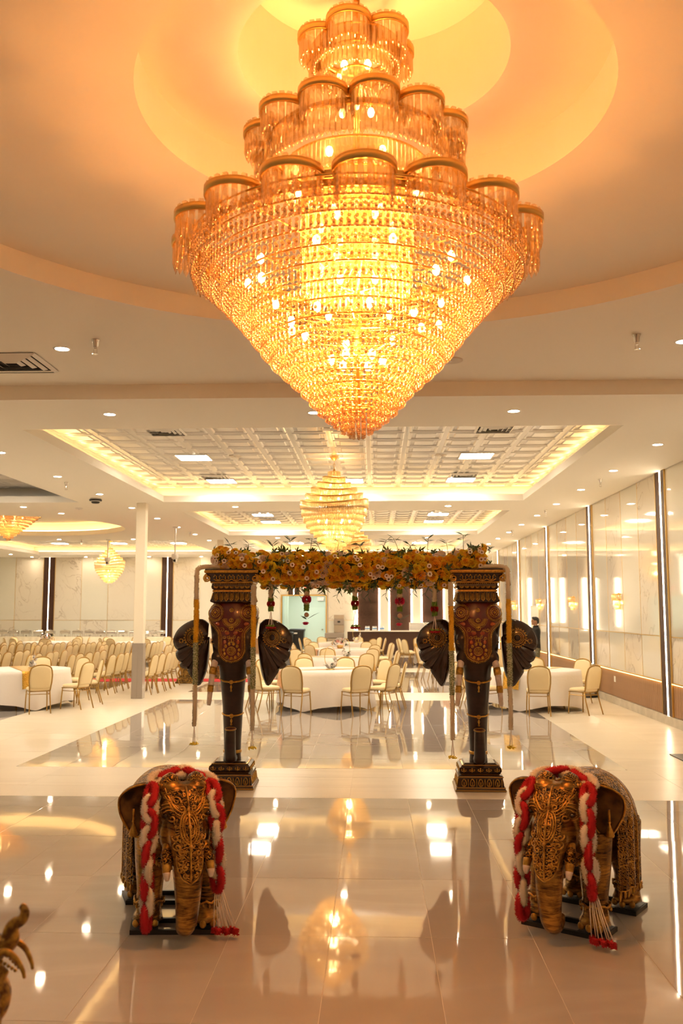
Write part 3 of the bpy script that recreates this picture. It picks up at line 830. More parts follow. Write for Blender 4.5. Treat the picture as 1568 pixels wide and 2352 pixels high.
for i, r in enumerate(Rs):
    zb = float(np.interp(-r, [-q[0] for q in prof], [q[1] for q in prof]))
    Ls = .14 if r > .3 else .12
    if i == 0: Ls = .16
    n = int(2 * PI * r / .036) + 3; aa = np.arange(n) * 2 * PI / n
    for k in range(int(Ls / .029)):
        z = zb + .012 + k * .029
        beads.append(np.stack([r * np.cos(aa), r * np.sin(aa), np.full(n, zz(z)) + NR.uniform(-.004, .004, n)], -1))
    pr = np.stack([r * np.cos(aa), r * np.sin(aa), np.full(n, zz(zb + .012))], -1)
    PR.append(prisms(pr, aa, .014, .03))
    mb = MB(); mb.tube([(r * math.cos(t), r * math.sin(t), zz(zb + Ls)) for t in np.linspace(0, 2 * PI, 65)], .006, 5, False); mb.build('ring', m_brass, big, True)
    if i in (1, 4, 7, 10):
        sp_ = MB()
        for q in range(8): sp_.cyl((0, 0, zz(zb + Ls)), (r * math.cos(q * PI / 4 + i), r * math.sin(q * PI / 4 + i), zz(zb + Ls)), .004, n=5)
        sp_.build('spokes', m_brass, big)
B = np.concatenate(beads)
V, F = inst(ICO_V, ICO_F, B, rotz_m(NR.uniform(0, 6, len(B))), np.stack([np.full(len(B), .0108), np.full(len(B), .0108), np.full(len(B), .0125)], -1))
obj_np('bead_strands', V, F, m_amber, big, kind='stuff')
V, F = merge(PR); obj_np('pendant_drops', V, F, m_amber, big, kind='stuff')
bm_ = MB().ball((0, 0, 0), (.02, .02, .03), 6, 4).mesh('bulb', e_bulb, True)
for r, z, n, ph in ((.60, 3.74, 10, 0), (.36, 3.50, 8, .2), (.14, 3.30, 6, .1), (.20, 3.82, 6, 0), (.36, 4.32, 8, .4), (.2, 4.05, 6, 0), (.08, 4.72, 4, 0), (.11, 4.95, 5, .3), (.62, 3.62, 4, .7)):
    for k in range(n): shared('bulb', bm_, big, (r * math.cos(2 * PI * k / n + ph), r * math.sin(2 * PI * k / n + ph), zz(z)))
AMB = (1, .355, .078)
for z, p, r in ((3.30, .14, .06), (3.66, .44, .14), (4.05, .07, .12), (4.42, .006, .10), (4.98, .001, .06)): lamp_point('chandelier_lamp', big, (0, 0, zz(z)), P_BIG * p, AMB, r)

# ---- swirl chandeliers hung in the coffers
def swirl():
    t = thing('swirl_chandelier', 'x', 'chandelier', group='gold swirl chandeliers in the coffers')
    MB().lathe([(.001, 0), (.085, 0), (.08, -.02), (.04, -.07), (.015, -.09)], 24, close=False).build('canopy', m_brass, t, True)
    mb = MB()
    for k in range(4): mb.tube([(.016 * math.cos(u) * (k % 2), .016 * math.cos(u) * ((k + 1) % 2), -.12 - .05 * k + .035 * math.sin(u)) for u in np.linspace(0, 2 * PI, 13)], .004, 5, False)
    mb.build('chain', m_brass, t, True)
    MB().cyl((0, 0, -.25), (0, 0, -1.5), .012).build('stem', m_brass, t, True)
    parts = []
    rings = [(.11, -.30, .10, 0), (.20, -.42, .12, .02), (.30, -.53, .13, .03), (.41, -.64, .14, .04), (.52, -.76, .15, .05), (.62, -.88, .16, .06),
             (.60, -1.0, .14, .02), (.55, -1.1, .13, 0), (.50, -1.2, .13, 0), (.43, -1.29, .13, 0), (.36, -1.38, .13, 0), (.30, -1.46, .13, 0), (.22, -1.54, .12, 0), (.14, -1.61, .10, 0)]
    for i, (r, z, h, wv) in enumerate(rings):
        wave = (wv, 2, .8 + i * .25, .04 if wv else 0)
        p, a = ring_pts(r, z, .026, wave); parts.append(prisms(p, a, .018, h))
        mb = MB(); q, _ = ring_pts(r * 1.01, z - .005, .12, wave); ribbon(mb, [tuple(x) for x in q], .03 if wv else .015, .006); mb.build('brass_band', m_brass, t, True)
    V, F = merge(parts); obj_np('crystal_curtain', V, F, m_clear, t, kind='stuff')
    for r, z, n in ((.3, -.75, 5), (.28, -1.2, 6), (.15, -1.45, 5), (.12, -.52, 3)):
        for k in range(n): shared('bulb', bm_, t, (r * math.cos(2 * PI * k / n), r * math.sin(2 * PI * k / n), z))
    for z, p in ((-.62, .3), (-1.02, .3), (-1.4, .75)): lamp_point('swirl_lamp', t, (0, 0, z), P_SMALL * p, (1, .62, .26), .08)
    return t
sw = swirl(); _wf = [True]
SWL = [(-.745, 16.3, 'gold swirl crystal chandelier in the first coffer beyond the giant chandelier'), (-.745, 25.6, 'gold swirl crystal chandelier in the second coffer above the flower arch'), (-.745, 35.2, 'gold swirl crystal chandelier in the coffer closest to the bar'), (-10.72, 36.2, 'gold swirl crystal chandelier over the chafing dish buffet')]
for x, y, lb in SWL: put(sw, _wf, (x, y, ZT), R.uniform(-.2, .2), lb)
cone = thing('cone_chandelier', 'inverted cone of amber crystals in the round recess of the side bay', 'chandelier', (LC[0], LC[1], 4.80))
parts = []
for i, r in enumerate(np.linspace(.88, .05, 11)):
    z = -.02 - i * .07
    p, a = ring_pts(r, z, .036); parts.append(prisms(p, a, .028, .12))
    MB().tube([(r * math.cos(u), r * math.sin(u), z) for u in np.linspace(0, 2 * PI, 49)], .006, 5, False).build('ring', m_brass, cone, True)
V, F = merge(parts); obj_np('crystal_curtain', V, F, m_amber, cone, kind='stuff')
for k in range(8): shared('bulb', bm_, cone, (.4 * math.cos(k * PI / 4), .4 * math.sin(k * PI / 4), -.15))
lamp_point('cone_lamp', cone, (0, 0, -.3), P_SMALL, (1, .55, .2), .1)

# ---- wall sconces on the marble wall
def sconce():
    t = thing('wall_sconce', 'x', 'wall lamp', group='crystal sconces on the marble wall')
    MB().box(-.02, 0, -.05, .05, -.16, .16).build('back_plate', m_brass, t, bevel=.005)
    parts = []
    for i, (r, z, h) in enumerate(((.17, .12, .12), (.13, .0, .11), (.085, -.09, .10))):
        n = int(PI * r / .026); a = np.linspace(PI / 2, 3 * PI / 2, n); p = np.stack([r * np.cos(a) * .8, r * np.sin(a), np.full(n, z)], -1)
        parts.append(prisms(p, a, .024, h))
        mb = MB(); ribbon(mb, [tuple(x) for x in p], .02, .005, False); mb.build('half_band', m_brass, t, True)
    V, F = merge(parts); obj_np('crystal_curtain', V, F, m_clear, t, kind='stuff')
    for y in (-.06, 0, .06): shared('bulb', bm_, t, (-.05, y, .0))
    shared('bulb', bm_, t, (-.04, 0, -.13))
    lamp_point('sconce_lamp', t, (-.06, 0, -.04), 9.0, (1, .6, .25), .04)
    return t
scn = sconce(); _cf = [True]
for y, lb in ((18.95, 'small half-round crystal sconce on the marble wall above the steel trash can'), (23.25, 'small half-round crystal sconce on the marble wall in the bay of the standing man'), (27.9, 'small half-round crystal sconce beside the flush service door'), (32.9, 'small half-round crystal sconce in the wall bay beyond the service door'), (37.5, 'small half-round crystal sconce in the wall bay beside the bar')):
    put(scn, _cf, (XR - .001, y, 2.15), 0, lb)
# ================================================================== TABLES AND CHAIRS
def chair_proto():
    t = thing('banquet_chair', 'x', 'chair')
    # arch of the back in its own plane: (x, height)
    def back_pts(sx=1.0, inset=0.0):
        w = .205 - inset
        P = [(-w + .012, .47 + inset * .4), (-w - .004, .60), (-w - .006, .72), (-w + .004, .80)]
        for k in range(9):
            a = PI - PI * k / 8
            P.append(((w - .01) * math.cos(a) * (1 - .12 * math.sin(a) ** 3) if False else (w - .008) * math.cos(a), .815 + (.105 - inset) * math.sin(a) ** .9))
        P += [(-x, z) for x, z in reversed(P[:4])]
        return P
    def yb(z): return .185 + .10 * (z - .45) / .48
    fr = [(-.19, .17, .43)] + [(x, yb(z), z) for x, z in back_pts()] + [(.19, .17, .43)]
    MB().tube(fr, .0125, 7).build('back_frame', m_chairgold, t, True)
    P = back_pts(inset=.014); n = len(P)
    mb = MB(); c = (0, .70)
    for d, s_ in ((.020, 1), (-.012, -1)):
        V = [(x, yb(z) + (-d if True else d), z) for x, z in P] + [(x * .82, yb(z) - d - .012 * s_, c[1] + (z - c[1]) * .86) for x, z in P] + [(0, yb(.7) - d - .016 * s_, .7)]
        F = []
        for i in range(n):
            j = (i + 1) % n
            F += [(i, j, j + n, i + n), (i + n, j + n, 2 * n)] if s_ > 0 else [(j, i, i + n, j + n), (j + n, i + n, 2 * n)]
        mb.add(V, F)
    k = 2 * n + 1
    mb.f += [(i + k, (i + 1) % n + k, (i + 1) % n, i) for i in range(n)]
    mb.build('backrest', m_fabric, t, True)
    # seat cushion
    def seat(u, v):
        a = u * 2 * PI; cx_, cy_ = math.cos(a), math.sin(a); ex = .42
        x = .215 * math.copysign(abs(cx_) ** ex, cx_); y = .21 * math.copysign(abs(cy_) ** ex, cy_) - .015
        prof = [(0.0, .425), (.93, .425), (1.0, .445), (.99, .47), (.9, .487), (.5, .497), (0, .5)]
        i = min(int(v * 6 + 1e-6), 5); f_ = v * 6 - i
        s_ = prof[i][0] + (prof[i + 1][0] - prof[i][0]) * f_; z = prof[i][1] + (prof[i + 1][1] - prof[i][1]) * f_
        return (x * max(s_, .001), y * max(s_, .001), z)
    MB().sheet(seat, 24, 6).build('seat', m_fabric, t, True)
    mb = MB()
    mb.tube([(-.195, -.2, .418), (.195, -.2, .418), (.19, .17, .418), (-.19, .17, .418), (-.195, -.2, .418)], .011, 6)
    mb.build('seat_frame', m_chairgold, t, True)
    for sx in (-1, 1):
        MB().tube([(sx * .19, -.19, .42), (sx * .20, -.205, .2), (sx * .205, -.215, .0)], [.0125, .012, .0115], 7).build('leg', m_chairgold, t, True)
        MB().tube([(sx * .185, .16, .43), (sx * .19, .20, .25), (sx * .195, .275, .0)], [.0125, .012, .0115], 7).build('leg', m_chairgold, t, True)
        MB().tube([(sx * .196, -.197, .36), (sx * .188, .175, .36)], .007, 5).build('stretcher', m_chairgold, t)
    MB().tube([(-.188, .18, .36), (.188, .18, .36)], .007, 5).build('stretcher', m_chairgold, t)
    return t
chair0 = chair_proto(); _chf = [True]
def chair(x, y, rz, label, group): return put(chair0, _chf, (x, y, 0), rz, label, group)

_seq = {}
def sequin(name, c1, c2):
    m = M(name, c1, .28, metal=.85)
    N, L = nodes(m); b = N['Principled BSDF']
    v = N.new('ShaderNodeTexVoronoi'); v.inputs['Scale'].default_value = 55
    tc = N.new('ShaderNodeTexCoord'); L.new(tc.outputs['Object'], v.inputs['Vector'])
    r = N.new('ShaderNodeValToRGB'); r.color_ramp.elements[0].color = (*c2, 1); r.color_ramp.elements[1].color = (*c1, 1)
    L.new(v.outputs['Color'], r.inputs['Fac']); L.new(r.outputs['Color'], b.inputs['Base Color'])
    q = N.new('ShaderNodeBump'); q.inputs['Strength'].default_value = .9; q.inputs['Distance'].default_value = .02
    L.new(v.outputs['Color'], q.inputs['Height']); L.new(q.outputs['Normal'], b.inputs['Normal'])
    return m
m_sgold = sequin('gold_sequins', (.95, .62, .14), (.55, .30, .04))
m_srose = sequin('rose_gold_sequins', (.95, .62, .45), (.60, .32, .20))
m_petalw = M('white_orchid_petal', (.86, .80, .74), .6)
m_petalp = M('pink_rose_petal', (.85, .46, .42), .6)
m_petalc = M('peach_rose_petal', (.90, .68, .44), .6)
m_leafd = M('dark_green_leaf', (.035, .075, .02), .5)

def rose_geo(seed, open_=1.0):
    """unit rose facing +Z, about 1 across"""
    rr = random.Random(seed); V = []; F = []
    def petal(a, r0, r1, z0, z1, w):
        n = len(V); c, s_ = math.cos(a), math.sin(a)
        for (rad, zz_, ww) in ((r0 * .55, z0, w * .6), (r0, (z0 + z1) / 2, w), (r1, z1, w * .75)):
            for k in (-1, 1): V.append((c * rad - s_ * ww * k - c * .06 * ww, s_ * rad + c * ww * k - s_ * .06 * ww, zz_))
        F.extend([(n, n + 2, n + 3, n + 1), (n + 2, n + 4, n + 5, n + 3)])
    for k in range(3): petal(k * 2.1 + rr.random(), .10, .07, -.05, .24, .11)
    for k in range(4): petal(k * 1.57 + .4 + rr.random() * .3, .22, .23, -.1, .22, .20)
    for k in range(5): petal(k * 1.257 + rr.random() * .3, .31, .36, -.15, .17, .24)
    for k in range(5): petal(k * 1.257 + .6 + rr.random() * .3, .40, .54, -.22, .0, .28)
    return V, F
def ring_flowers(kind, rnd, n, rad, zlo, zhi, mats, size, parent, nm):
    for k in range(n):
        a = rnd.uniform(0, 2 * PI); el = rnd.uniform(.1, 1.3)
        d = Vector((math.cos(a) * math.cos(el), math.sin(a) * math.cos(el), math.sin(el)))
        p = Vector((d.x * rad, d.y * rad, zlo + (zhi - zlo) * d.z))
        me = mats[rnd.randrange(len(mats))]
        o = shared(nm, me, parent, p, d.to_track_quat('Z', 'Y').to_euler(), (size * rnd.uniform(.8, 1.2),) * 3)
_rg = rose_geo(1)
me_rw = MB().add(*_rg).mesh('white_blossom', m_petalw); me_rp = MB().add(*_rg).mesh('pink_rose', m_petalp); me_rc = MB().add(*_rg).mesh('peach_rose', m_petalc)
LEAF_V = [(0, 0, 0), (-.16, .25, .03), (.16, .25, .03), (-.2, .55, .05), (.2, .55, .05), (0, 1, -.02), (0, .28, -.02), (0, .58, -.01)]
LEAF_F = [(0, 6, 1), (0, 2, 6), (1, 6, 7, 3), (6, 2, 4, 7), (3, 7, 5), (7, 4, 5)]
me_leaf = MB().add(LEAF_V, LEAF_F).mesh('leaf', m_leafd)
def hoop_piece(x, y, z, label, rnd, tall=.42):
    t = thing('floral_centerpiece', label, 'centerpiece', (x, y, z), rnd.uniform(0, 3))
    MB().lathe([(.001, 0), (.09, 0), (.085, .012), (.02, .02)], 20, close=False).build('base', m_gold, t, True)
    MB().tube([(.14 * math.cos(u), 0, tall * .55 + .02 + tall * .5 * math.sin(u)) for u in np.linspace(-PI / 2, 1.5 * PI, 33)], .006, 6, False).build('hoop', m_gold, t, True)
    for k in range(9):
        u = -2.4 + k * .28
        p = (.14 * math.cos(u), rnd.uniform(-.03, .03), tall * .55 + .02 + tall * .5 * math.sin(u))
        shared('orchid', me_rw, t, p, (rnd.uniform(.6, 2.2), 0, rnd.uniform(0, 6)), (rnd.uniform(.07, .11),) * 3)
    for k in range(8):
        u = rnd.uniform(-2.6, -.5); p = (.14 * math.cos(u), 0, tall * .55 + .02 + tall * .5 * math.sin(u))
        shared('leaf', me_leaf, t, p, (rnd.uniform(-.5, 1.2), 0, rnd.uniform(0, 6.3)), (.10,) * 3)
def bouquet(x, y, z, label, rnd, r=.2, stem=0.0):
    t = thing('rose_centerpiece', label, 'centerpiece', (x, y, z))
    if stem:
        MB().lathe([(.001, 0), (.06, 0), (.05, .01), (.012, .03), (.010, stem - .08), (.03, stem - .06), (.07, stem)], 18, close=False).build('goblet', m_gold, t, True)
    else:
        MB().lathe([(.001, 0), (.08, 0), (.10, .08), (.09, .1)], 18, close=False).build('bowl', m_gold, t, True)
    zb = stem or .06
    ring_flowers(0, rnd, 22, r, zb + .02, zb + r * 1.0, [me_rw, me_rp, me_rc, me_rw], .085, t, 'rose')
    for k in range(18):
        a = rnd.uniform(0, 6.3); shared('leaf', me_leaf, t, (r * .8 * math.cos(a), r * .8 * math.sin(a), zb + rnd.uniform(0, r * .7)), (rnd.uniform(-.6, .9), 0, a - PI / 2), (.12,) * 3)

def round_table(x, y, rz, tl, cl, rl, rmat, rdir, seed, Rt=.91):
    rnd = random.Random(seed)
    t = thing('round_table', tl, 'table', (x, y, 0), rz, 'round banquet tables')
    MB().lathe([(.001, .735), (Rt - .01, .735), (Rt, .745), (Rt - .01, .755), (.001, .755)], 40, close=False).build('tabletop', m_oak, t, True)
    for k in range(4):
        a = PI / 4 + k * PI / 2
        MB().tube([(.45 * math.cos(a), .45 * math.sin(a), .735), (.6 * math.cos(a), .6 * math.sin(a), 0)], .016, 7).build('leg', m_chairgold, t)
    ph = rnd.uniform(0, 6); ph2 = rnd.uniform(0, 6)
    prof = [0, .5, .9, .985, 1.0]
    def cloth(u, v):
        a = u * 2 * PI
        if v <= .4:
            q = v / .4; return (q * Rt * math.cos(a), q * Rt * math.sin(a), .7605)
        q = (v - .4) / .6
        sq = max(abs(math.cos(a)), abs(math.sin(a)))           # a square cloth hangs lowest at its corners
        drop = min(.62 + .13 * (1 - sq) / .293, .742)
        fold = math.copysign(abs(math.sin(11 * a + ph)) ** .7, math.sin(11 * a + ph)) * .5 + math.sin(6 * a + ph2) * .4
        r_ = Rt + .012 + q ** 1.2 * (.055 + .075 * fold)
        if q < .12: r_ = Rt + .012 * q / .12
        return (r_ * math.cos(a), r_ * math.sin(a), .7605 - .012 * min(1, q * 8) - q * drop)
    c = MB().sheet(cloth, 96, 15).build('tablecloth', m_cloth, smooth=True, loc=(x, y, 0))
    c.rotation_euler = (0, 0, rz); setk(c, cl, 'tablecloth', 'white round tablecloths')
    if rmat:
        def run(u, v):
            s_ = (u - .5) * 2 * (Rt + .34); yv = (v - .5) * .36
            lim = math.sqrt(max(0, (Rt + .006) ** 2 - yv ** 2))
            if abs(s_) <= lim: return (s_, yv, .7655)
            d = abs(s_) - lim
            return (math.copysign(lim + .03 + d * .16, s_), yv * (1 - d * .1), .7655 - min(d, .02) * .3 - max(0, d - .01))
        r_ = MB().sheet(run, 60, 8, .002).build('table_runner', rmat, smooth=True, loc=(x, y, 0))
        r_.rotation_euler = (0, 0, rdir); setk(r_, rl, 'table runner')
def around(x, y, angs, label, group, rad=1.29, jit=.04, seed=3):
    rnd = random.Random(seed)
    for a in angs:
        a = math.radians(a) + rnd.uniform(-jit, jit); r_ = rad + rnd.uniform(-.02, .07)
        chair(x + r_ * math.cos(a), y + r_ * math.sin(a), a - PI / 2 + rnd.uniform(-.08, .08), label, group)

TB = [  # x, y, name of the place, runner material, runner direction, chair angles (deg), seed
 (-1.02, 18.55, 'in front of the arch aisle', m_srose, .42, (-109, -60, -31, -2, 36, 75, 110, 150, 186, 213), 1, 'first table of the arch-to-bar row', 'rose gold', .0),
 (-.98, 23.4, '', m_sgold, -.35, (-118, -60, -12, 14, 55, 100, 140, 172, 200), 2, 'second table of the arch-to-bar row', 'gold', 0),
 (-1.05, 28.7, '', m_srose, .5, (-125, -50, -10, 20, 60, 130, 170, 205), 3, 'third table of the arch-to-bar row', 'rose gold', 0),
 (-1.25, 34.2, '', m_sgold, .1, (-140, -40, 0, 30, 70, 120, 155, 185), 4, 'fourth table of the arch-to-bar row', 'gold', 0),
 (3.22, 18.75, '', m_sgold, .9, (-98, -59, 42, 80, 118, 158, 190, 218), 5, 'marble-wall table near the steel trash can', 'gold', 0),
 (2.75, 26.2, '', m_srose, .6, (170, 205, 140, 95, -70, 40), 6, 'table between the arch and the standing man', 'rose gold', 0),
 (2.35, 33.4, '', m_sgold, .3, (165, 190, 215, 120, -60, 0, 60), 7, 'table standing close to the bar counter', 'gold', 0),
 (-7.22, 18.6, '', m_sgold, -1.05, (-56, -18, 20, 60, 100, 140, 190, 240), 8, 'table in front of the rows of theatre chairs', 'gold', 0),
 (-12.5, 34.4, '', None, 0, (-120, -75, -30, 10, 60, 110, 160, 210), 9, 'buffet-side table facing the dark wall strip', '', 0),
 (-8.9, 34.4, '', None, 0, (-120, -70, -25, 15, 60, 110, 160, 210), 10, 'buffet-side table in line with the cream column', '', 0),
]
for x, y, _, rm, rd, angs, sd, where, rc, rz in TB:
    round_table(x, y, sd * .37, 'round banquet table, ' + where, 'white cloth on the ' + where, rc + ' sequin runner across the ' + where, rm, rd, sd)
    around(x, y, angs, 'cream gold-framed chair at the ' + where, 'chairs at the ' + where, seed=sd)
_r = random.Random(4)
ZTB = .768
hoop_piece(-.92, 18.45, ZTB, 'white orchid hoop centerpiece on the first table of the row', _r)
hoop_piece(-.75, 23.3, ZTB, 'white orchid hoop centerpiece on the second table of the row', _r)
hoop_piece(-.72, 34.1, ZTB, 'white orchid hoop centerpiece on the table closest to the bar', _r, .6)
bouquet(-1.12, 28.6, ZTB, 'low peach and white rose centerpiece on the third table of the row', _r, .26)
bouquet(3.12, 18.9, ZTB, 'pink and white flowers on a gold goblet near the trash can table edge', _r, .16, .26)
bouquet(2.7, 26.1, ZTB, 'pink rose centerpiece on the table in front of the standing man', _r, .2)
hoop_piece(-7.1, 18.75, ZTB, 'white orchid hoop centerpiece on the table before the theatre chairs', _r)
bouquet(-12.5, 34.3, ZTB - .005, 'pink rose bowl with green leaves beside the dark wall strip', _r, .22)
bouquet(-8.9, 34.3, ZTB - .005, 'pink rose bowl with green leaves beside the cream column', _r, .22)

# rows of theatre chairs, facing the stage at the side of the hall
rr_ = random.Random(8)
ORD = ('first', 'second', 'third', 'fourth', 'fifth', 'sixth', 'seventh', 'eighth')
for i in range(5):
    for j in range(5):
        x, y = -5.42 - 1.0 * i, 21.35 + .60 * j
        chair(x + rr_.uniform(-.04, .04), y + rr_.uniform(-.03, .03), -PI / 2 + rr_.uniform(-.07, .07) - .10, 'cream gold-framed chair before the red carpet, %s theatre row from the cream column' % ORD[i], 'theatre chairs before the red carpet')
for i in range(8):
    for j in range(7):
        x, y = -5.5 - .98 * i, 27.0 + .60 * j
        chair(x + rr_.uniform(-.04, .04), y + rr_.uniform(-.03, .03), -PI / 2 + rr_.uniform(-.07, .07) - .10, 'cream gold-framed chair beyond the red carpet, %s theatre row from the cream column' % ORD[i], 'theatre chairs beyond the red carpet')
cp = MB().box(-9.6, -2.75, 25.1, 26.1, .0015, .010).build('aisle_carpet', m_red)
setk(cp, 'red aisle carpet running between the two blocks of theatre chairs', 'carpet')

# ================================================================== BUFFET
m_skirt = M('ivory_table_skirt', (.80, .73, .58), .7)
bt = thing('buffet_table', 'long ivory skirted buffet table along the far wall', 'table', (-12.75, 39.9, 0))
MB().box(-4.1, 3.6, -.38, .38, .76, .80).build('tabletop', m_skirt, bt, bevel=.01)
sk = MB()
def skf(u, v):
    x = -4.1 + 7.7 * u
    return (x, -.385 - .018 * math.sin(x * 21) * (1 - v * .6), .0 + .78 * v)
sk.sheet(skf, 260, 3).build('skirt', m_skirt, bt, True)
for x in (-3.9, 0, 3.4): MB().cyl((x, 0, 0), (x, 0, .76), .025).build('leg', m_steel, bt)
def chafer():
    t = thing('chafing_dish', 'x', 'chafing dish')
    for sx in (-1, 1):
        for sy in (-1, 1): MB().tube([(sx * .17, sy * .11, .17), (sx * .19, sy * .12, .10), (sx * .18, sy * .12, 0)], .009, 6).build('leg', m_chrome, t, True)
    MB().sqlathe([(.13, .13), (.155, .15), (.16, .20), (.165, .205)], (0, 0), 1.25, .85).build('water_pan', m_chrome, t, bevel=.01)
    MB().sqlathe([(.165, .207), (.155, .25), (.12, .275), (.04, .285)], (0, 0), 1.25, .85).build('lid', m_chrome, t, bevel=.012)
    MB().tube([(-.05, 0, .282), (-.045, 0, .31), (.045, 0, .31), (.05, 0, .282)], .007, 6).build('lid_handle', m_chrome, t, True)
    MB().lathe([(.03, .0), (.03, .06), (.02, .065)], 12).build('burner', m_steel, t)
    return t
cd = chafer(); _cdf = [True]
def cpx(px): return (px - 862) * 39.8 / 2080
cx_ = [4, 26, 55, 83, 111, 146, 175, 203, 229, 255, 281, 306, 330, 350, 371]
for i, px in enumerate(cx_):
    put(cd, _cdf, (cpx(px), 39.85, .801), R.uniform(-.06, .06) + (.0 if i < 10 else 1.45), 'chrome chafing dish standing askew on the buffet near the elephant arch' if i >= 10 else 'chrome chafing dish set square on the ivory buffet', 'askew chafing dishes' if i >= 10 else 'chafing dishes set square on the buffet')

# ================================================================== BAR
BY0, BY1, BX0, BX1 = 39.3, 40.0, -1.22, 4.3
bar = thing('bar_counter', 'long bar counter with dark fluted front and white stone top', 'bar', (0, 0, 0))
MB().box(BX0, BX1, BY0 + .03, BY1, .06, 1.04).build('body', m_darkwood, bar)
MB().box(BX0 - .04, BX1 + .05, BY0 - .05, BY1 + .03, 1.04, 1.09).build('countertop', M('white_quartz', (.82, .78, .70), .15, coat=.3), bar, bevel=.006)
MB().box(BX0, BX1, BY0 + .05, BY1, 0, .06).build('plinth', m_base, bar)
sm = MB().box(-.016, .016, 0, .028, .06, 1.04).mesh('slat', m_darkwood)
n = int((BX1 - BX0) / .05)
for k in range(n): shared('slat', sm, bar, (BX0 + (k + .5) * (BX1 - BX0) / n, BY0 + .004, 0))
tap = thing('beer_tap', 'chrome T-shaped drinks tap with handles on the bar', 'tap', (2.27, 39.75, 1.09))
MB().lathe([(.05, 0), (.04, .02), (.028, .04), (.028, .26)], 14).build('column', m_chrome, tap, True)
MB().cyl((-.19, 0, .28), (.19, 0, .28), .045).build('manifold', m_chrome, tap, True)
for x in (-.14, -.05, .05, .14):
    MB().tube([(x, -.02, .30), (x, -.09, .27), (x, -.1, .2)], .012, 6).build('spout', m_chrome, tap, True)
    MB().lathe([(.01, .31), (.018, .36), (.014, .40), (.004, .41)], 10, (x, -.03, 0)).build('handle', m_black, tap, True)
m_blue = M('blue_print_film', (.10, .28, .60), .25, coat=.4)
m_film = M('clear_film_white', (.80, .82, .84), .2, coat=.4)
def bottle_pack(x, y, rz, lb):
    t = thing('bottle_pack', lb, 'bottle pack', (x, y, 1.091), rz, 'shrink-wrapped water packs on the bar')
    for i in range(3):
        for j in range(2):
            MB().lathe([(.03, 0), (.032, .02), (.032, .13), (.014, .165), (.014, .18)], 12, ((i - 1) * .066, (j - .5) * .066, 0)).build('bottle', m_film, t, True)
    MB().box(-.10, .10, -.068, .068, .05, .11).build('label_band', m_blue, t, bevel=.02)
    return t
for k in range(3): bottle_pack(-.36 + .31 * k, 39.6, .1 * k, 'blue and white shrink-wrapped bottle pack on the bar counter')
bc = thing('back_counter', 'white back counter behind the bar below the lit strips', 'counter', (0, 0, 0))
MB().box(-.85, 4.4, YB - .62, YB - .16, 0, .9).build('body', m_plain, bc)
MB().box(-.87, 4.42, YB - .65, YB - .15, .9, .94).build('countertop', m_white, bc)
for x in (1.3, 3.9): pass
ic = thing('white_cooler', 'white boxy cooler on the back counter behind the drinks tap', 'cooler', (2.05, YB - .42, .941))
MB().box(-.55, .55, -.2, .2, 0, .42).build('body', m_white, ic, bevel=.015)
MB().box(-.55, .55, -.21, .2, .425, .47).build('lid', m_white, ic, bevel=.01)
ic = thing('white_box', 'low white box on the back counter close to the marble wall', 'box', (3.85, YB - .42, .941))
MB().box(-.4, .4, -.18, .2, 0, .26).build('body', m_white, ic, bevel=.015)
MB().box(-.41, .41, -.19, .2, .262, .30).build('lid', m_white, ic, bevel=.01)
# drinking fountain
df = thing('water_cooler', 'grey wall water fountain between the corridor opening and the bar', 'water fountain', (-1.66, YB - .02, 0))
MB().box(-.23, .23, -.02, 0, .95, 1.75).build('back_panel', m_steel, df, bevel=.01)
MB().box(-.23, .23, -.22, -.02, 1.3, 1.55).build('bottle_filler', m_greyclad, df, bevel=.02)
MB().box(-.06, .06, -.23, -.2, 1.40, 1.48).build('display', m_black, df)
MB().box(-.62, .23, -.46, -.02, .72, .95).build('basin', m_greyclad, df, bevel=.03)
MB().box(-.5, .1, -.4, -.06, .30, .72).build('cabinet', m_steel, df, bevel=.02)

# bins in the corridor
def bin_(x, y, lb, h=1.02, w=.30):
    t = thing('wheeled_bin', lb, 'bin', (x, y, 0))
    MB().sqlathe([(w * .8, .1), (w * .85, .14), (w, h - .1), (w + .02, h - .08), (w + .02, h - .04)]).build('body', m_black, t, bevel=.02)
    MB().sqlathe([(w + .03, h - .04), (w + .03, h), (w * .9, h + .03)]).build('lid', m_black, t, bevel=.015)
    for sx in (-1, 1):
        for sy in (-1, 1): MB().cyl((sx * w * .7 - .02, sy * w * .7, .055), (sx * w * .7 + .02, sy * w * .7, .055), .055).build('caster', m_black, t)
    MB().box(-w * .4, w * .1, -w - .025, -w - .015, h - .2, h - .14).build('label_sticker', m_white, t)
bin_(-3.62, YB + .75, 'larger black wheeled bin in the corridor opening', 1.08, .33)
bin_(-3.98, YB - .35, 'smaller black wheeled bin at the corner of the corridor opening', .96, .26)
ex = thing('exit_sign', 'small glowing red exit sign above the corridor door', 'exit sign', (-2.75, YB + 4.3, 2.42))
MB().box(-.16, .16, -.02, .04, 0, .2).build('housing', m_white, ex, bevel=.01)
def text(name, s, size, mat, parent, loc, rot, ext=.002):
    c = bpy.data.curves.new(name, 'FONT'); c.body = s; c.size = size; c.align_x = 'CENTER'; c.align_y = 'CENTER'; c.extrude = ext
    q = bpy.data.objects.new('tmp_text', c); col.objects.link(q)
    m = bpy.data.meshes.new_from_object(q.evaluated_get(bpy.context.evaluated_depsgraph_get())); bpy.data.objects.remove(q)
    m.materials.clear(); m.materials.append(mat)
    o = bpy.data.objects.new(name, m); o.location = loc; o.rotation_euler = rot
    return link(o, parent)
text('lettering', 'EXIT', .15, EM('exit_red', (1, .10, .06), 6.0), ex, (0, -.023, .10), (PI / 2, 0, 0))
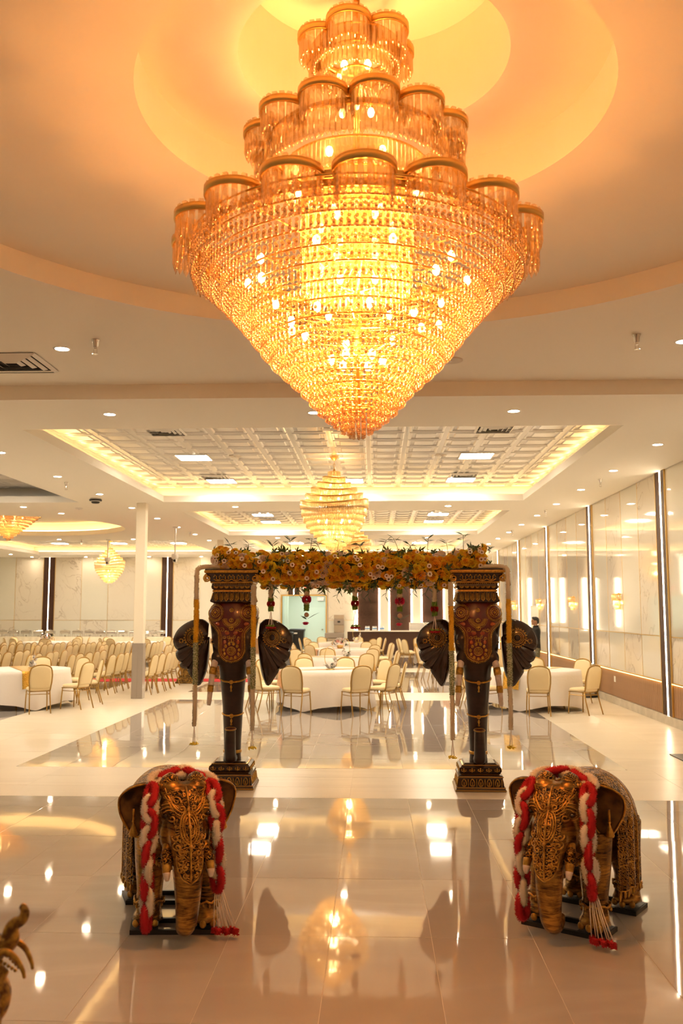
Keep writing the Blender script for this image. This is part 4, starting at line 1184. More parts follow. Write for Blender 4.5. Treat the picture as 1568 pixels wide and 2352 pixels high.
ex = thing('exit_sign', 'small glowing red exit sign above the corridor opening', 'exit sign', (-3.07, YB - .04, 2.86))
MB().box(-.16, .16, -.02, .035, 0, .2).build('housing', m_white, ex, bevel=.01)
text('lettering', 'EXIT', .15, bpy.data.materials['exit_red'], ex, (0, -.023, .10), (PI / 2, 0, 0))

# trash can by the marble wall
tc_ = thing('trash_can', 'round brushed steel trash can with black swing lid against the marble wall', 'trash can', (4.79, 20.98, 0))
MB().lathe([(.19, 0), (.195, .01), (.195, .035)], 30).build('base_ring', m_black, tc_, True)
MB().lathe([(.19, .03), (.19, .60)], 30).build('body', m_steel, tc_, True)
MB().lathe([(.195, .60), (.20, .61), (.20, .655), (.192, .66)], 30).build('collar', m_black, tc_, True)
MB().lathe([(.19, .66), (.188, .72), (.17, .745), (.12, .755), (.001, .757)], 30, close=False).build('lid', m_steel, tc_, True)
ot = thing('wall_outlet', 'white double wall outlet on the walnut wainscot', 'outlet', (XR - .001, 19.46, .52))
MB().box(-.008, 0, -.06, .06, -.06, .06).build('plate', m_white, ot, bevel=.002)
for y in (-.028, .028): MB().box(-.012, -.007, y - .018, y + .018, -.035, .035).build('socket', m_white, ot, bevel=.002)
mt = MB().box(3.98, 4.9, 12.0, 12.75, .001, .012).build('floor_mat', m_black)
mt.rotation_euler = (0, 0, 0); setk(mt, 'black rubber floor mat on the cream tiles by the marble wall', 'mat')
# ================================================================== ELEPHANT-HEAD PILLARS
def patina(name, dark, gold, scale, kind='scroll', metal=.6, rough=.38, bump=.6, lo=.38, hi=.62):
    """antique gold rubbed over a dark ground, in a carved scroll or wrinkled-skin pattern"""
    m = M(name, gold, rough, metal=metal)
    N, L = nodes(m); b = N['Principled BSDF']
    tc = N.new('ShaderNodeTexCoord'); w_ = N.new('ShaderNodeTexWave')
    if kind == 'scroll':
        w_.wave_type = 'RINGS'; w_.rings_direction = 'SPHERICAL'; w_.inputs['Distortion'].default_value = 14; w_.inputs['Detail'].default_value = 1.5; w_.inputs['Detail Scale'].default_value = 1.6
        v = N.new('ShaderNodeTexVoronoi'); v.inputs['Scale'].default_value = scale * .9
        L.new(tc.outputs['Object'], v.inputs['Vector'])
    w_.inputs['Scale'].default_value = scale
    L.new(tc.outputs['Object'], w_.inputs['Vector'])
    if kind == 'skin':                       # fine uneven wrinkles running across the limbs
        N.remove(w_); mp = N.new('ShaderNodeMapping'); mp.inputs['Scale'].default_value = (scale * .16, scale * .16, scale)
        w_ = N.new('ShaderNodeTexNoise'); w_.inputs['Scale'].default_value = 3.0; w_.inputs['Detail'].default_value = 5; w_.inputs['Roughness'].default_value = .65; w_.inputs['Distortion'].default_value = .6
        L.new(tc.outputs['Object'], mp.inputs['Vector']); L.new(mp.outputs['Vector'], w_.inputs['Vector'])
    n = N.new('ShaderNodeTexNoise'); n.inputs['Scale'].default_value = 7; n.inputs['Detail'].default_value = 4
    L.new(tc.outputs['Object'], n.inputs['Vector'])
    mx = N.new('ShaderNodeMix'); mx.data_type = 'FLOAT'; mx.inputs['Factor'].default_value = .45 if kind == 'scroll' else .40
    L.new(w_.outputs['Fac'], mx.inputs['A'])
    if kind == 'scroll': L.new(v.outputs['Distance'], mx.inputs['B'])
    else: L.new(n.outputs['Fac'], mx.inputs['B'])
    r = N.new('ShaderNodeValToRGB'); r.color_ramp.elements[0].position = lo; r.color_ramp.elements[1].position = hi
    r.color_ramp.elements[0].color = (*dark, 1); r.color_ramp.elements[1].color = (*gold, 1)
    L.new(mx.outputs['Result'], r.inputs['Fac'])
    m2 = N.new('ShaderNodeMix'); m2.data_type = 'RGBA'; m2.blend_type = 'MULTIPLY'; m2.inputs['Factor'].default_value = .8
    r3 = N.new('ShaderNodeValToRGB'); r3.color_ramp.elements[0].position = .3; r3.color_ramp.elements[1].position = .65
    r3.color_ramp.elements[0].color = (.35, .3, .25, 1); r3.color_ramp.elements[1].color = (1, 1, 1, 1)
    L.new(n.outputs['Fac'], r3.inputs['Fac']); L.new(r.outputs['Color'], m2.inputs['A']); L.new(r3.outputs['Color'], m2.inputs['B'])
    L.new(m2.outputs['Result'], b.inputs['Base Color'])
    q = N.new('ShaderNodeBump'); q.inputs['Strength'].default_value = bump; q.inputs['Distance'].default_value = .006
    L.new(mx.outputs['Result'], q.inputs['Height']); L.new(q.outputs['Normal'], b.inputs['Normal'])
    return m
m_ebony = M('polished_dark_brown_lacquer', (.022, .009, .006), .22, coat=.5, bump=(30, .08, .004))
m_ebskin = patina('dark_wrinkled_lacquer', (.014, .006, .004), (.030, .013, .008), 9, 'skin', 0, .3, .35)
m_gilt = M('gilt_paint', (.62, .36, .07), .34, metal=.75, noise=(40, .3, .7), c2=(.30, .15, .03))
m_relief = patina('carved_gilt_relief', (.02, .009, .005), (.50, .28, .06), 16, 'scroll', .55, .36, .7)
m_redlac = M('red_lacquer', (.13, .012, .010), .3, coat=.3, noise=(12, .35, .7), c2=(.07, .008, .007))
m_stone = M('orange_stone', (.45, .10, .03), .25, coat=.5, noise=(15, .4, .6), c2=(.28, .05, .02))
m_ivory = M('ivory_paint', (.66, .58, .54), .45, noise=(20, .42, .6), c2=(.55, .47, .43))
m_rim = M('dull_gilt_edge', (.30, .17, .045), .4, metal=.6)

def remesh(mb, name, mat, vox, parent, smooth=True, it=4, iters_f=.5):
    o = mb.build(name, mat, parent, smooth)
    r = o.modifiers.new('union', 'REMESH'); r.mode = 'VOXEL'; r.voxel_size = vox; r.use_smooth_shade = smooth
    s_ = o.modifiers.new('soft', 'SMOOTH'); s_.iterations = it; s_.factor = iters_f
    bpy.context.view_layer.update()
    return bake(o)
def bvh_of(o):
    m = o.data
    return BVHTree.FromPolygons([v.co.copy() for v in m.vertices], [tuple(p.vertices) for p in m.polygons])
def front_proj(bv, off=.006, y0=-2.0, d=(0, 1, 0)):
    d = Vector(d)
    def f(x, z):
        h = bv.ray_cast(Vector((x, y0, z)), d)
        if h[0] is None: return None
        return h[0] + h[1] * off
    return f
def loft(mb, secs, n=20, p=1.0):
    """secs: (z, half x, half y, y centre[, x centre])"""
    V = []; F = []
    for s_ in secs:
        z, a, b, yc = s_[:4]; xc = s_[4] if len(s_) > 4 else 0
        for k in range(n):
            t = 2 * PI * k / n; c, q = math.cos(t), math.sin(t)
            V.append((xc + a * math.copysign(abs(c) ** p, c), yc + b * math.copysign(abs(q) ** p, q), z))
    for i in range(len(secs) - 1):
        for k in range(n):
            a = i * n + k; b = i * n + (k + 1) % n
            F.append((a, b, b + n, a + n))
    F.append(tuple(range(n - 1, -1, -1))); q = (len(secs) - 1) * n; F.append(tuple(range(q, q + n)))
    return mb.add(V, F)
def stroke(mb, f, pts, r, n=5, closed=False):
    """tube on the projected polyline; breaks where the ray misses"""
    run = []
    P = list(pts) + ([pts[0]] if closed else [])
    for x, z in P:
        q = f(x, z)
        if q is None:
            if len(run) > 2: mb.tube(run, r, n)
            run = []
        else:
            if run and (q - run[-1]).length > .09:
                if len(run) > 2: mb.tube(run, r, n)
                run = []
            run.append(q)
    if len(run) > 2: mb.tube(run, r, n)
def dots(f, pts, r):
    P = [q for q in (f(x, z) for x, z in pts) if q is not None]
    return [(tuple(q), r) for q in P]
def dots_obj(name, D, mat, parent, flat=None):
    pos = np.array([d[0] for d in D]); s_ = np.array([d[1] for d in D])
    V, F = inst(ICO_V, ICO_F, pos, None, s_)
    return obj_np(name, V, F, mat, parent, True, kind='stuff')
def circ(c, r, n=24, a0=0, a1=2 * PI, sx=1.0): return [(c[0] + r * sx * math.cos(a0 + (a1 - a0) * k / n), c[1] + r * math.sin(a0 + (a1 - a0) * k / n)) for k in range(n + 1)]
def resample(P, step):
    out = [P[0]]; acc = 0.0
    for a, b in zip(P, P[1:]):
        L_ = math.hypot(b[0] - a[0], b[1] - a[1]); t = step - acc
        while t <= L_: out.append((a[0] + (b[0] - a[0]) * t / L_, a[1] + (b[1] - a[1]) * t / L_)); t += step
        acc = (acc + L_) % step
    return out
def curl(c, r, a0, turns=1.3, s_=1, n=22, k=.8): return [(c[0] + r * (1 - k * i / n) * math.cos(a0 + s_ * 2 * PI * turns * i / n), c[1] + r * (1 - k * i / n) * math.sin(a0 + s_ * 2 * PI * turns * i / n)) for i in range(n + 1)]
def mirror(P): return [(-x, z) for x, z in P]

def smoothpoly(P, k=3):
    """Catmull-Rom through 2-D points"""
    out = []
    for i in range(len(P) - 1):
        p0, p1, p2, p3 = P[max(i - 1, 0)], P[i], P[i + 1], P[min(i + 2, len(P) - 1)]
        for j in range(k):
            t = j / k
            out.append(tuple(.5 * ((2 * p1[d]) + (-p0[d] + p2[d]) * t + (2 * p0[d] - 5 * p1[d] + 4 * p2[d] - p3[d]) * t * t + (-p0[d] + 3 * p1[d] - 3 * p2[d] + p3[d]) * t ** 3) for d in range(len(p1))))
    return out + [P[-1]]

def pillar():
    t = thing('elephant_pillar', 'x', 'pillar')
    # plinth
    MB().sqlathe([(.27, 0), (.27, .02), (.262, .035), (.25, .05), (.238, .13), (.24, .15), (.235, .165), (.20, .172)]).build('plinth_base', m_ebony, t)
    MB().sqlathe([(.195, .170), (.215, .185), (.225, .205), (.222, .245), (.20, .265), (.18, .275), (.165, .292)]).build('plinth_top', m_ebony, t)
    for zt, a in ((.012, .272), (.042, .262), (.152, .243), (.178, .203), (.27, .198)):
        P = [(-a, -a, zt), (a, -a, zt), (a, a, zt), (-a, a, zt), (-a, -a, zt)]
        MB().tube(P, .006, 5).build('gilt_line', m_rim, t)
    for face in range(4):
        mb = MB(); ca, sa = math.cos(face * PI / 2), math.sin(face * PI / 2)
        def tr(x, y, z): return (x * ca - y * sa, x * sa + y * ca, z)
        for k in range(5):
            x = -.18 + .09 * k
            mb.tube([tr(x + .030 * math.sin(u) * (1 - .45 * (1 - math.cos(u)) / 2), -.250 + .012 * (1 - math.cos(u)) / 2, .055 + .075 * (1 - math.cos(u)) / 2) for u in np.linspace(0, 2 * PI, 13)], .0055, 4, False)
            mb.tube([tr(x, -.252, .06), tr(x, -.246, .10)], .007, 4)
            mb.tube([tr(x + .045, -.254, .05), tr(x + .045, -.243, .13)], .005, 4)
            for s_ in (-1, 1): mb.tube([tr(x + s_ * q[0], -.228, .225 + q[1]) for q in curl((.018, 0), .017, PI * .9, .9, 1, 10)], .0045, 4, False)
            mb.tube([tr(x, -.230, .20), tr(x, -.226, .245)], .006, 4)
        mb.build('carved_frieze', m_gilt, t, True)
    # head and trunk
    secs = [(.28, .105, .10, 0), (.35, .096, .095, 0), (.45, .097, .096, 0), (.571, .101, .10, 0), (.73, .109, .107, 0), (.876, .117, .113, -.01), (1.05, .132, .128, -.02), (1.21, .147, .14, -.03), (1.33, .160, .155, -.03),
            (1.40, .20, .17, -.02), (1.48, .235, .19, 0), (1.60, .25, .21, .01), (1.75, .265, .225, .01), (1.87, .282, .23, .01), (1.95, .275, .22, .01), (2.02, .235, .20, .01), (2.07, .19, .18, .01)]
    mb = loft(MB(), secs, 28)
    for s_ in (-1, 1):
        mb.ball((s_ * .165, -.10, 1.91), (.105, .10, .095), 16, 10)
        mb.ball((s_ * .175, -.11, 1.62), (.06, .06, .09), 12, 8)
        mb.ball((s_ * .17, -.10, 1.42), (.07, .075, .09), 12, 8)
    mb.ball((0, -.13, 1.83), (.13, .09, .13), 16, 10)
    body = remesh(mb, 'head_and_trunk', m_ebskin, .013, t)
    bv = bvh_of(body); f = front_proj(bv, .004); fg = front_proj(bv, .010); fp = front_proj(bv, .009)
    # upturned tip of the trunk
    mb = MB().tube(smoothpoly([(0, -.02, .33), (0, -.10, .315), (0, -.165, .34), (0, -.195, .42), (0, -.197, .52), (0, -.188, .60), (0, -.182, .64)], 4), [.07 - .0006 * k for k in range(24)] + [.058], 16)
    mb.build('trunk_tip', m_ebskin, t, True)
    MB().tube([(.058 * math.cos(u), -.181 + .056 * math.sin(u), .644 + .01 * math.sin(u)) for u in np.linspace(0, 2 * PI, 25)], .008, 6, False).build('trunk_lip', m_rim, t, True)
    MB().lathe([(.001, .638), (.054, .6455)], 20, (0, -.181, 0), close=False).build('nostril', m_redlac, t)
    # red plate on the brow
    zs = [1.39, 1.395, 1.40, 1.42, 1.44, 1.50, 1.65, 1.70, 1.73, 1.77, 1.80, 1.84, 1.87, 1.95, 2.03]
    hw = [0.0, .035, .06, .088, .11, .132, .133, .140, .155, .19, .225, .262, .275, .272, .22]
    def plate(u, v):
        z = 1.392 + v * .635; h = float(np.interp(z, zs, hw)); x = (u * 2 - 1) * h
        q = fp(x * .985, z)
        return q if q is not None else (x, -.05, z)
    MB().sheet(plate, 20, 34).build('brow_plate', m_redlac, t, True)
    outl = smoothpoly([(0, 1.385)] + [(h, z) for h, z in zip(hw[1:13], zs[1:13])], 3)
    D = []
    for k, (o_, r_) in enumerate(((-.002, .0055), (.016, .004))):
        mb = MB()
        def offs(P, o): 
            Q = []
            for i, p in enumerate(P):
                a = P[max(i - 1, 0)]; b = P[min(i + 1, len(P) - 1)]; L_ = math.hypot(b[0] - a[0], b[1] - a[1]) + 1e-9
                Q.append((max(0, p[0] - (b[1] - a[1]) / L_ * o), p[1] + (b[0] - a[0]) / L_ * o))
            return Q
        for S in (lambda P: P, mirror): stroke(mb, fg, S(offs(outl, o_)), r_, 5)
        mb.build('gilt_border', m_gilt, t, True)
    for S in (lambda P: P, mirror):
        D += dots(fg, S(resample(offs(outl, -.014), .0165)), .0072)
        D += dots(fg, S(resample(offs(outl, .028), .0125)), .0042)
    # shoulder medallions, crescent, central jewels and the flower medallion
    mb = MB()
    for s_ in (-1, 1):
        c = (s_ * .182, 1.925)
        for r_ in (.028, .045, .078): stroke(mb, fg, circ(c, r_, 28), .0045 if r_ < .07 else .0055)
        D += dots(fg, resample(circ(c, .064, 36), .0125), .0042) + dots(fg, resample(circ(c, .092, 36), .0165), .007)
        D += dots(fg, [c], .018) + dots(fg, circ(c, .03, 10), .008)
        for cc, rr2, a0 in (((s_ * .055, 1.715), .022, .5), ((s_ * .10, 1.735), .026, 2.5), ((s_ * .035, 1.655), .02, 1.0), ((s_ * .075, 1.645), .02, 3.6)):
            stroke(mb, fg, curl(cc, rr2, a0, 1.2, s_), .004)
    for r_ in (.060, .072, .084): stroke(mb, fg, circ((0, 1.855), r_, 24, PI * .98, PI * 2.02), .0045)
    D += dots(fg, resample(circ((0, 1.855), .098, 24, PI * 1.02, PI * 1.98), .0155), .0068)
    D += dots(fg, resample(circ((0, 1.855), .05, 24, PI * 1.0, PI * 2), .012), .004)
    stroke(mb, fg, circ((0, 1.50), .045, 24), .005); stroke(mb, fg, circ((0, 1.50), .03, 20), .0045)
    for k in range(8): stroke(mb, fg, [(.008 * math.cos(k * PI / 4), 1.50 + .008 * math.sin(k * PI / 4)), (.02 * math.cos(k * PI / 4), 1.5 + .02 * math.sin(k * PI / 4)), (.03 * math.cos(k * PI / 4), 1.5 + .03 * math.sin(k * PI / 4))], .004)
    for zc_, w_, h_ in ((1.62, .026, .05), (1.75, .022, .04), (1.84, .02, .035), (1.95, .018, .035)):
        stroke(mb, fg, [(w_ * math.sin(u), zc_ + h_ * math.cos(u) * .5) for u in np.linspace(0, 2 * PI, 17)], .005)
        D += dots(fg, [(0, zc_), (0, zc_ + h_ * .28), (0, zc_ - h_ * .28)], .009) + dots(fg, [(0, zc_ + h_ * .62)], .007)
    mb.build('gilt_scrollwork', m_gilt, t, True)
    for k in range(11):
        a = PI / 2 + 2 * PI * k / 11 + .285
        q = fg(.082 * math.cos(a), 1.50 + .082 * math.sin(a))
        if q is not None: MB().ball(tuple(q), (.0165, .012, .020), 10, 6).build('gilt_petal', m_gilt, t, True)
    for x, z, a, b in ((.045, 1.70, .030, .024), (.15, 1.80, .045, .02), (.07, 1.60, .020, .026)):
        for s_ in (-1, 1):
            q = f(s_ * x, z)
            if q is not None: MB().ball(tuple(q), (a, .014, b), 12, 8).build('orange_jewel', m_stone, t, True)
    # bands and pendants on the trunk
    for zc_, dip, th in ((1.20, .045, .010), (.80, .02, .010)):
        pts = []
        for k in range(41):
            u = k / 40 * 2 * PI
            z = zc_ - dip * max(0, -math.sin(u)); h = bv.ray_cast(Vector((2 * math.cos(u), -.02 + 2 * math.sin(u), z)), Vector((-math.cos(u), -math.sin(u), 0)))
            if h[0] is not None: pts.append(h[0] + h[1] * .004)
        MB().tube(pts, th, 6, False).build('trunk_band', m_gilt, t, True)
        for p in pts[::1]: D.append((tuple(p), .011))
        q = f(0, zc_ - dip)
        mb = MB().ball((q.x, q.y - .008, q.z), (.024, .012, .024), 10, 8).lathe([(.006, -.03), (.014, -.055), (.006, -.075), (.013, -.10), (.001, -.105)], 10, (q.x, q.y - .01, q.z), close=False)
        mb.build('pendant', m_gilt, t, True)
    MB().lathe([(.100, .365), (.104, .37), (.104, .395), (.099, .40)], 30).build('trunk_band', m_gilt, t, True)
    dots_obj('gilt_beads', D, m_gilt, t)
    # eyes
    for s_ in (-1, 1):
        MB().ball((s_ * .215, -.135, 1.60), (.02, .018, .016), 10, 8).build('eye', m_ebony, t, True)
        MB().tube([(s_ * (.205 + .03 * math.cos(u)), -.15 + abs(math.cos(u)) * .012, 1.60 + .02 * math.sin(u)) for u in np.linspace(0, 2 * PI, 17)], .004, 5, False).build('eyelid', m_rim, t, True)
    # tusks with gilt rings
    for s_ in (-1, 1):
        P = smoothpoly([(s_ * .165, -.10, 1.43), (s_ * .195, -.15, 1.35), (s_ * .215, -.19, 1.20), (s_ * .228, -.215, 1.05), (s_ * .238, -.232, .905)], 4)
        rr2 = [.042 - .0011 * k for k in range(len(P) - 1)] + [.017]
        tk = MB().tube(P, rr2, 12).build('tusk', m_ivory, t, True)
        for i in (6, 11):
            MB().tube([P[i - 1], P[i], P[i + 1]], [rr2[i] + .004, rr2[i] + .007, rr2[i] + .004], 14).build('tusk_ring', m_gilt, tk, True)
    # ears
    UV = [(862, 700), (820, 668), (760, 672), (700, 700), (650, 745), (622, 810), (632, 860), (655, 888), (642, 915), (655, 955), (688, 978), (672, 1000), (690, 1018), (725, 1022), (733, 1050), (760, 1095), (800, 1148), (826, 1105), (848, 1040), (862, 930), (866, 800)]
    bp = [((u - 1063) * .001523, 2.8556 - .001523 * v) for u, v in UV]
    bp = smoothpoly(bp, 3); c = ((868 - 1063) * .001523, 2.8556 - .001523 * 790)
    notch = [((u - 1063) * .001523, 2.8556 - .001523 * v) for u, v in ((655, 888), (688, 978), (725, 1022))]
    na = [math.atan2(q[1] - c[1], q[0] - c[0]) for q in notch]
    for s_ in (-1, 1):
        def ear(u, v):
            i = u * (len(bp) - 1); k = min(int(i), len(bp) - 2); fr = i - k
            x = bp[k][0] + (bp[k + 1][0] - bp[k][0]) * fr; z = bp[k][1] + (bp[k + 1][1] - bp[k][1]) * fr
            X = c[0] + (x - c[0]) * v; Z = c[1] + (z - c[1]) * v
            a = math.atan2(Z - c[1], X - c[0])
            rip = sum(math.exp(-((((a - q + PI) % (2 * PI)) - PI) / .09) ** 2) for q in na) * v * .030 if v > .05 else 0
            d = abs(X - c[0])
            y = -.02 - .10 * math.sin(min(1, d / .36) * PI * .5) + .07 * v * v + rip
            return (-s_ * X, y, Z)
        e = MB().sheet(ear, 60, 10, -.022 * s_).build('ear', m_ebony, t, True)
        MB().tube([(ear(k / 60, 1.0)[0], ear(k / 60, 1.0)[1] - .002, ear(k / 60, 1.0)[2]) for k in range(57)], .0065, 5).build('ear_rim', m_rim, e, True)
        mb = MB(); DD = []
        fe = front_proj(bvh_of(e), .004)
        def ep(x, z):
            q = fe(-s_ * x, z)
            return q + Vector((0, .015, 0)) if q is not None else Vector((-s_ * x, -.06, z))
        mc = ((772 - 1063) * .001523, 2.8556 - .001523 * 795)
        for r_ in (.04, .055, .07, .095): mb.tube([ep(*q) + Vector((0, -.02, 0)) for q in circ(mc, r_, 28)], .0042, 4, False)
        for k in range(22): a = 2 * PI * k / 22; DD.append((tuple(ep(mc[0] + .105 * math.cos(a), mc[1] + .105 * math.sin(a)) + Vector((0, -.02, 0))), .009))
        for k in range(30): a = 2 * PI * k / 30; DD.append((tuple(ep(mc[0] + .082 * math.cos(a), mc[1] + .082 * math.sin(a)) + Vector((0, -.02, 0))), .005))
        c2 = ((682 - 1063) * .001523, 2.8556 - .001523 * 818)
        mb.tube([ep(*q) + Vector((0, -.016, 0)) for q in circ(c2, .018, 16)], .004, 4, False)
        for k in range(9): a = 2 * PI * k / 9; DD.append((tuple(ep(c2[0] + .027 * math.cos(a), c2[1] + .027 * math.sin(a)) + Vector((0, -.016, 0))), .006))
        for k in range(3):
            a = na[k]; mb.tube([ep(c[0] + r_ * math.cos(a), c[1] + r_ * math.sin(a)) + Vector((0, .012, 0)) for r_ in np.linspace(.16, .30, 5)], .0035, 4)
        mb.build('ear_medallion', m_gilt, e, True); dots_obj('ear_beads', DD, m_gilt, e)
    # capital
    MB().sqlathe([(.20, 2.03), (.235, 2.045), (.24, 2.06), (.225, 2.085), (.21, 2.13), (.208, 2.155)], ax=1).build('capital_bell', m_ebony, t)
    MB().sqlathe([(.215, 2.155), (.218, 2.165), (.215, 2.178)]).build('gilt_fillet', m_gilt, t)
    MB().sqlathe([(.205, 2.178), (.222, 2.19), (.228, 2.22), (.222, 2.245), (.205, 2.255)]).build('capital_neck', m_ebony, t)
    MB().sqlathe([(.235, 2.255), (.24, 2.262), (.236, 2.272)]).build('gilt_fillet', m_gilt, t)
    MB().sqlathe([(.235, 2.272), (.25, 2.29), (.275, 2.33), (.285, 2.36), (.28, 2.365)]).build('capital_cornice', m_ebony, t)
    MB().sqlathe([(.298, 2.365), (.302, 2.385), (.30, 2.395)]).build('capital_slab', m_gilt, t)
    MB().sqlathe([(.292, 2.395), (.295, 2.40), (.29, 2.410)]).build('capital_top', m_ebony, t)
    DD = []
    for face in range(4):
        mb = MB(); ca, sa = math.cos(face * PI / 2), math.sin(face * PI / 2)
        def tr(x, y, z): return (x * ca - y * sa, x * sa + y * ca, z)
        for k in range(7):
            x = -.175 + .0583 * k
            mb.tube([tr(x - .017, -.214, 2.148), tr(x - .018, -.234, 2.075), tr(x, -.245, 2.055), tr(x + .018, -.234, 2.075), tr(x + .017, -.214, 2.148)], .006, 5)
            mb.tube([tr(x, -.218, 2.14), tr(x, -.236, 2.07)], .0075, 5)
            mb.tube([tr(x + .022 * math.cos(u), -.231, 2.222 + .022 * math.sin(u)) for u in np.linspace(PI, 2 * PI, 9)], .005, 4)
            mb.tube([tr(x + .010 * math.cos(u), -.233, 2.222 + .012 * math.sin(u)) for u in np.linspace(PI, 2 * PI, 7)], .005, 4)
        for k in range(4):
            x = -.15 + .1 * k
            mb.tube([tr(x - .05, -.272, 2.318), tr(x - .03, -.288, 2.345), tr(x - .014, -.278, 2.325), tr(x - .018, -.265, 2.30), tr(x, -.26, 2.288), tr(x + .018, -.265, 2.30), tr(x + .014, -.278, 2.325), tr(x + .03, -.288, 2.345), tr(x + .05, -.272, 2.318)], .006, 5)
            mb.tube([tr(x - .05, -.262, 2.30), tr(x - .025, -.252, 2.284), tr(x, -.25, 2.278), tr(x + .025, -.252, 2.284), tr(x + .05, -.262, 2.30)], .006, 5)
        mb.build('capital_carving', m_gilt, t, True)
        for k in range(18): DD.append((tr(-.19 + .38 * k / 17, -.226, 2.246), .0075))
        for s_ in (-1, 1):
            v_ = MB(); c0 = (s_ * .268, 2.305)
            v_.tube([tr(x, -.292, z) for x, z in curl(c0, .042, PI / 2, 1.7, -s_, 28)], .010, 6)
            v_.build('volute', m_gilt, t, True)
    dots_obj('capital_beads', DD, m_gilt, t)
    return t
PY = 10.36
pil = pillar()
PLX, PRX = -1.615, 1.135
place(pil, (PLX, PY, 0), .02, 'dark lacquered elephant-head pillar with gilt brow plate, rear of the statue facing the aisle')
pil['label'] = 'dark elephant-head pillar of the arch, the one beside the theatre chairs'
p2 = copy_tree(pil); place(p2, (PRX, PY, 0), -.02, 'dark elephant-head pillar of the arch, the one beside the marble wall')
for o in (pil, p2): o['group'] = 'elephant-head pillars of the arch'

# carved gilt pedestal on the aisle carpet behind the arch
for x, y, lb in ((-5.05, 24.75, 'low carved black and gold pedestal on the edge of the red carpet'), (-4.45, 26.55, 'low carved black and gold pedestal on the far side of the red carpet')):
    t = thing('carved_pedestal', lb, 'pedestal', (x, y, 0))
    MB().sqlathe([(.33, 0), (.33, .04), (.30, .06), (.28, .14), (.29, .16)]).build('base', m_relief, t, bevel=.01)
    MB().sqlathe([(.26, .16), (.20, .22), (.22, .40), (.25, .46)]).build('body', m_relief, t, bevel=.015)
    MB().sqlathe([(.28, .46), (.30, .48), (.30, .52), (.26, .53)]).build('cap', m_gilt, t, bevel=.008)
    for k in range(4):
        a = PI / 4 + k * PI / 2
        MB().tube([(.30 * math.cos(a), .30 * math.sin(a), .16), (.36 * math.cos(a), .36 * math.sin(a), .28), (.30 * math.cos(a), .30 * math.sin(a), .40), (.36 * math.cos(a), .36 * math.sin(a), .47)], [.03, .026, .022, .02], 7).build('corner_scroll', m_gilt, t, True)
# ================================================================== GARLANDS
m_cw = PET('cream_tuberose_bud', (.92, .84, .68))
m_my = M('marigold_petal', (.86, .52, .03), .7, noise=(60, .3, .7), c2=(.72, .36, .01))
m_mgr = M('green_white_bud', (.10, .16, .06), .7, noise=(120, .45, .55), c2=(.62, .62, .45))
m_gr = M('moss_green_bud', (.16, .30, .04), .7)
m_rr = M('crimson_rose_petal', (.42, .008, .02), .6)
m_pk = M('magenta_petal', (.55, .015, .10), .6)
m_thread = M('white_cotton_thread', (.78, .72, .68), .8)
m_pr = M('red_yarn_petal', (.50, .006, .016), .75)
m_pw = M('white_yarn_petal', (.84, .76, .66), .75)
m_yt = M('yellow_tuft', (.82, .62, .04), .7)

def fuzz(path, r, n, spike=.35, wd=.18, core=.72):
    """a fluffy strand: spiky petals around a core that follows the path"""
    P = np.array([tuple(p) for p in path], float)
    seg = np.linalg.norm(np.diff(P, axis=0), axis=1); cum = np.concatenate([[0], np.cumsum(seg)])
    t = NR.uniform(0, cum[-1], n)
    C = np.stack([np.interp(t, cum, P[:, k]) for k in range(3)], -1)
    e = 1e-3 * cum[-1]
    T = np.stack([np.interp(t + e, cum, P[:, k]) - np.interp(t - e, cum, P[:, k]) for k in range(3)], -1)
    T /= np.linalg.norm(T, axis=1, keepdims=True) + 1e-12
    D = NR.normal(size=(n, 3)); D -= T * np.sum(D * T, 1, keepdims=True); D /= np.linalg.norm(D, axis=1, keepdims=True)
    D2 = D + T * NR.uniform(-.5, .5, (n, 1))
    rr = r * NR.uniform(.85, 1.12, (n, 1))
    S = np.cross(T, D)
    base = C + D * r * (1 - spike) * .8
    w_ = r * wd
    V = np.stack([base + S * w_, base - S * w_ * .5 + T * w_ * .87, base - S * w_ * .5 - T * w_ * .87, C + D2 * rr], 1).reshape(-1, 3)
    k = np.arange(n)[:, None, None] * 4
    F = (np.array([(0, 1, 3), (1, 2, 3), (2, 0, 3)])[None] + k).reshape(-1, 3)
    mb = MB().tube([tuple(p) for p in P], r * core, 7)
    cv = np.array(mb.v); cf = []
    for f in mb.f:
        for i in range(1, len(f) - 1): cf.append((f[0], f[i], f[i + 1]))
    return np.concatenate([V, cv]), np.concatenate([F, np.array(cf) + len(V)])
def fuzz_obj(name, path, r, n, mat, parent, **k):
    V, F = fuzz(path, r, n, **k)
    return obj_np(name, V, F, mat, parent)
def tuft(name, c, r, n, mat, parent):
    V, F = inst(ICO_V, ICO_F, [(c[0] + NR.normal() * r * .5, c[1] + NR.normal() * r * .5, c[2] + NR.normal() * r * .3) for _ in range(n)], None, NR.uniform(.25, .45, n) * r)
    return obj_np(name, V, F, mat, parent)
def yz(py, Y): return 1.95 - (py - 1402) * Y / 2080 * 1.0

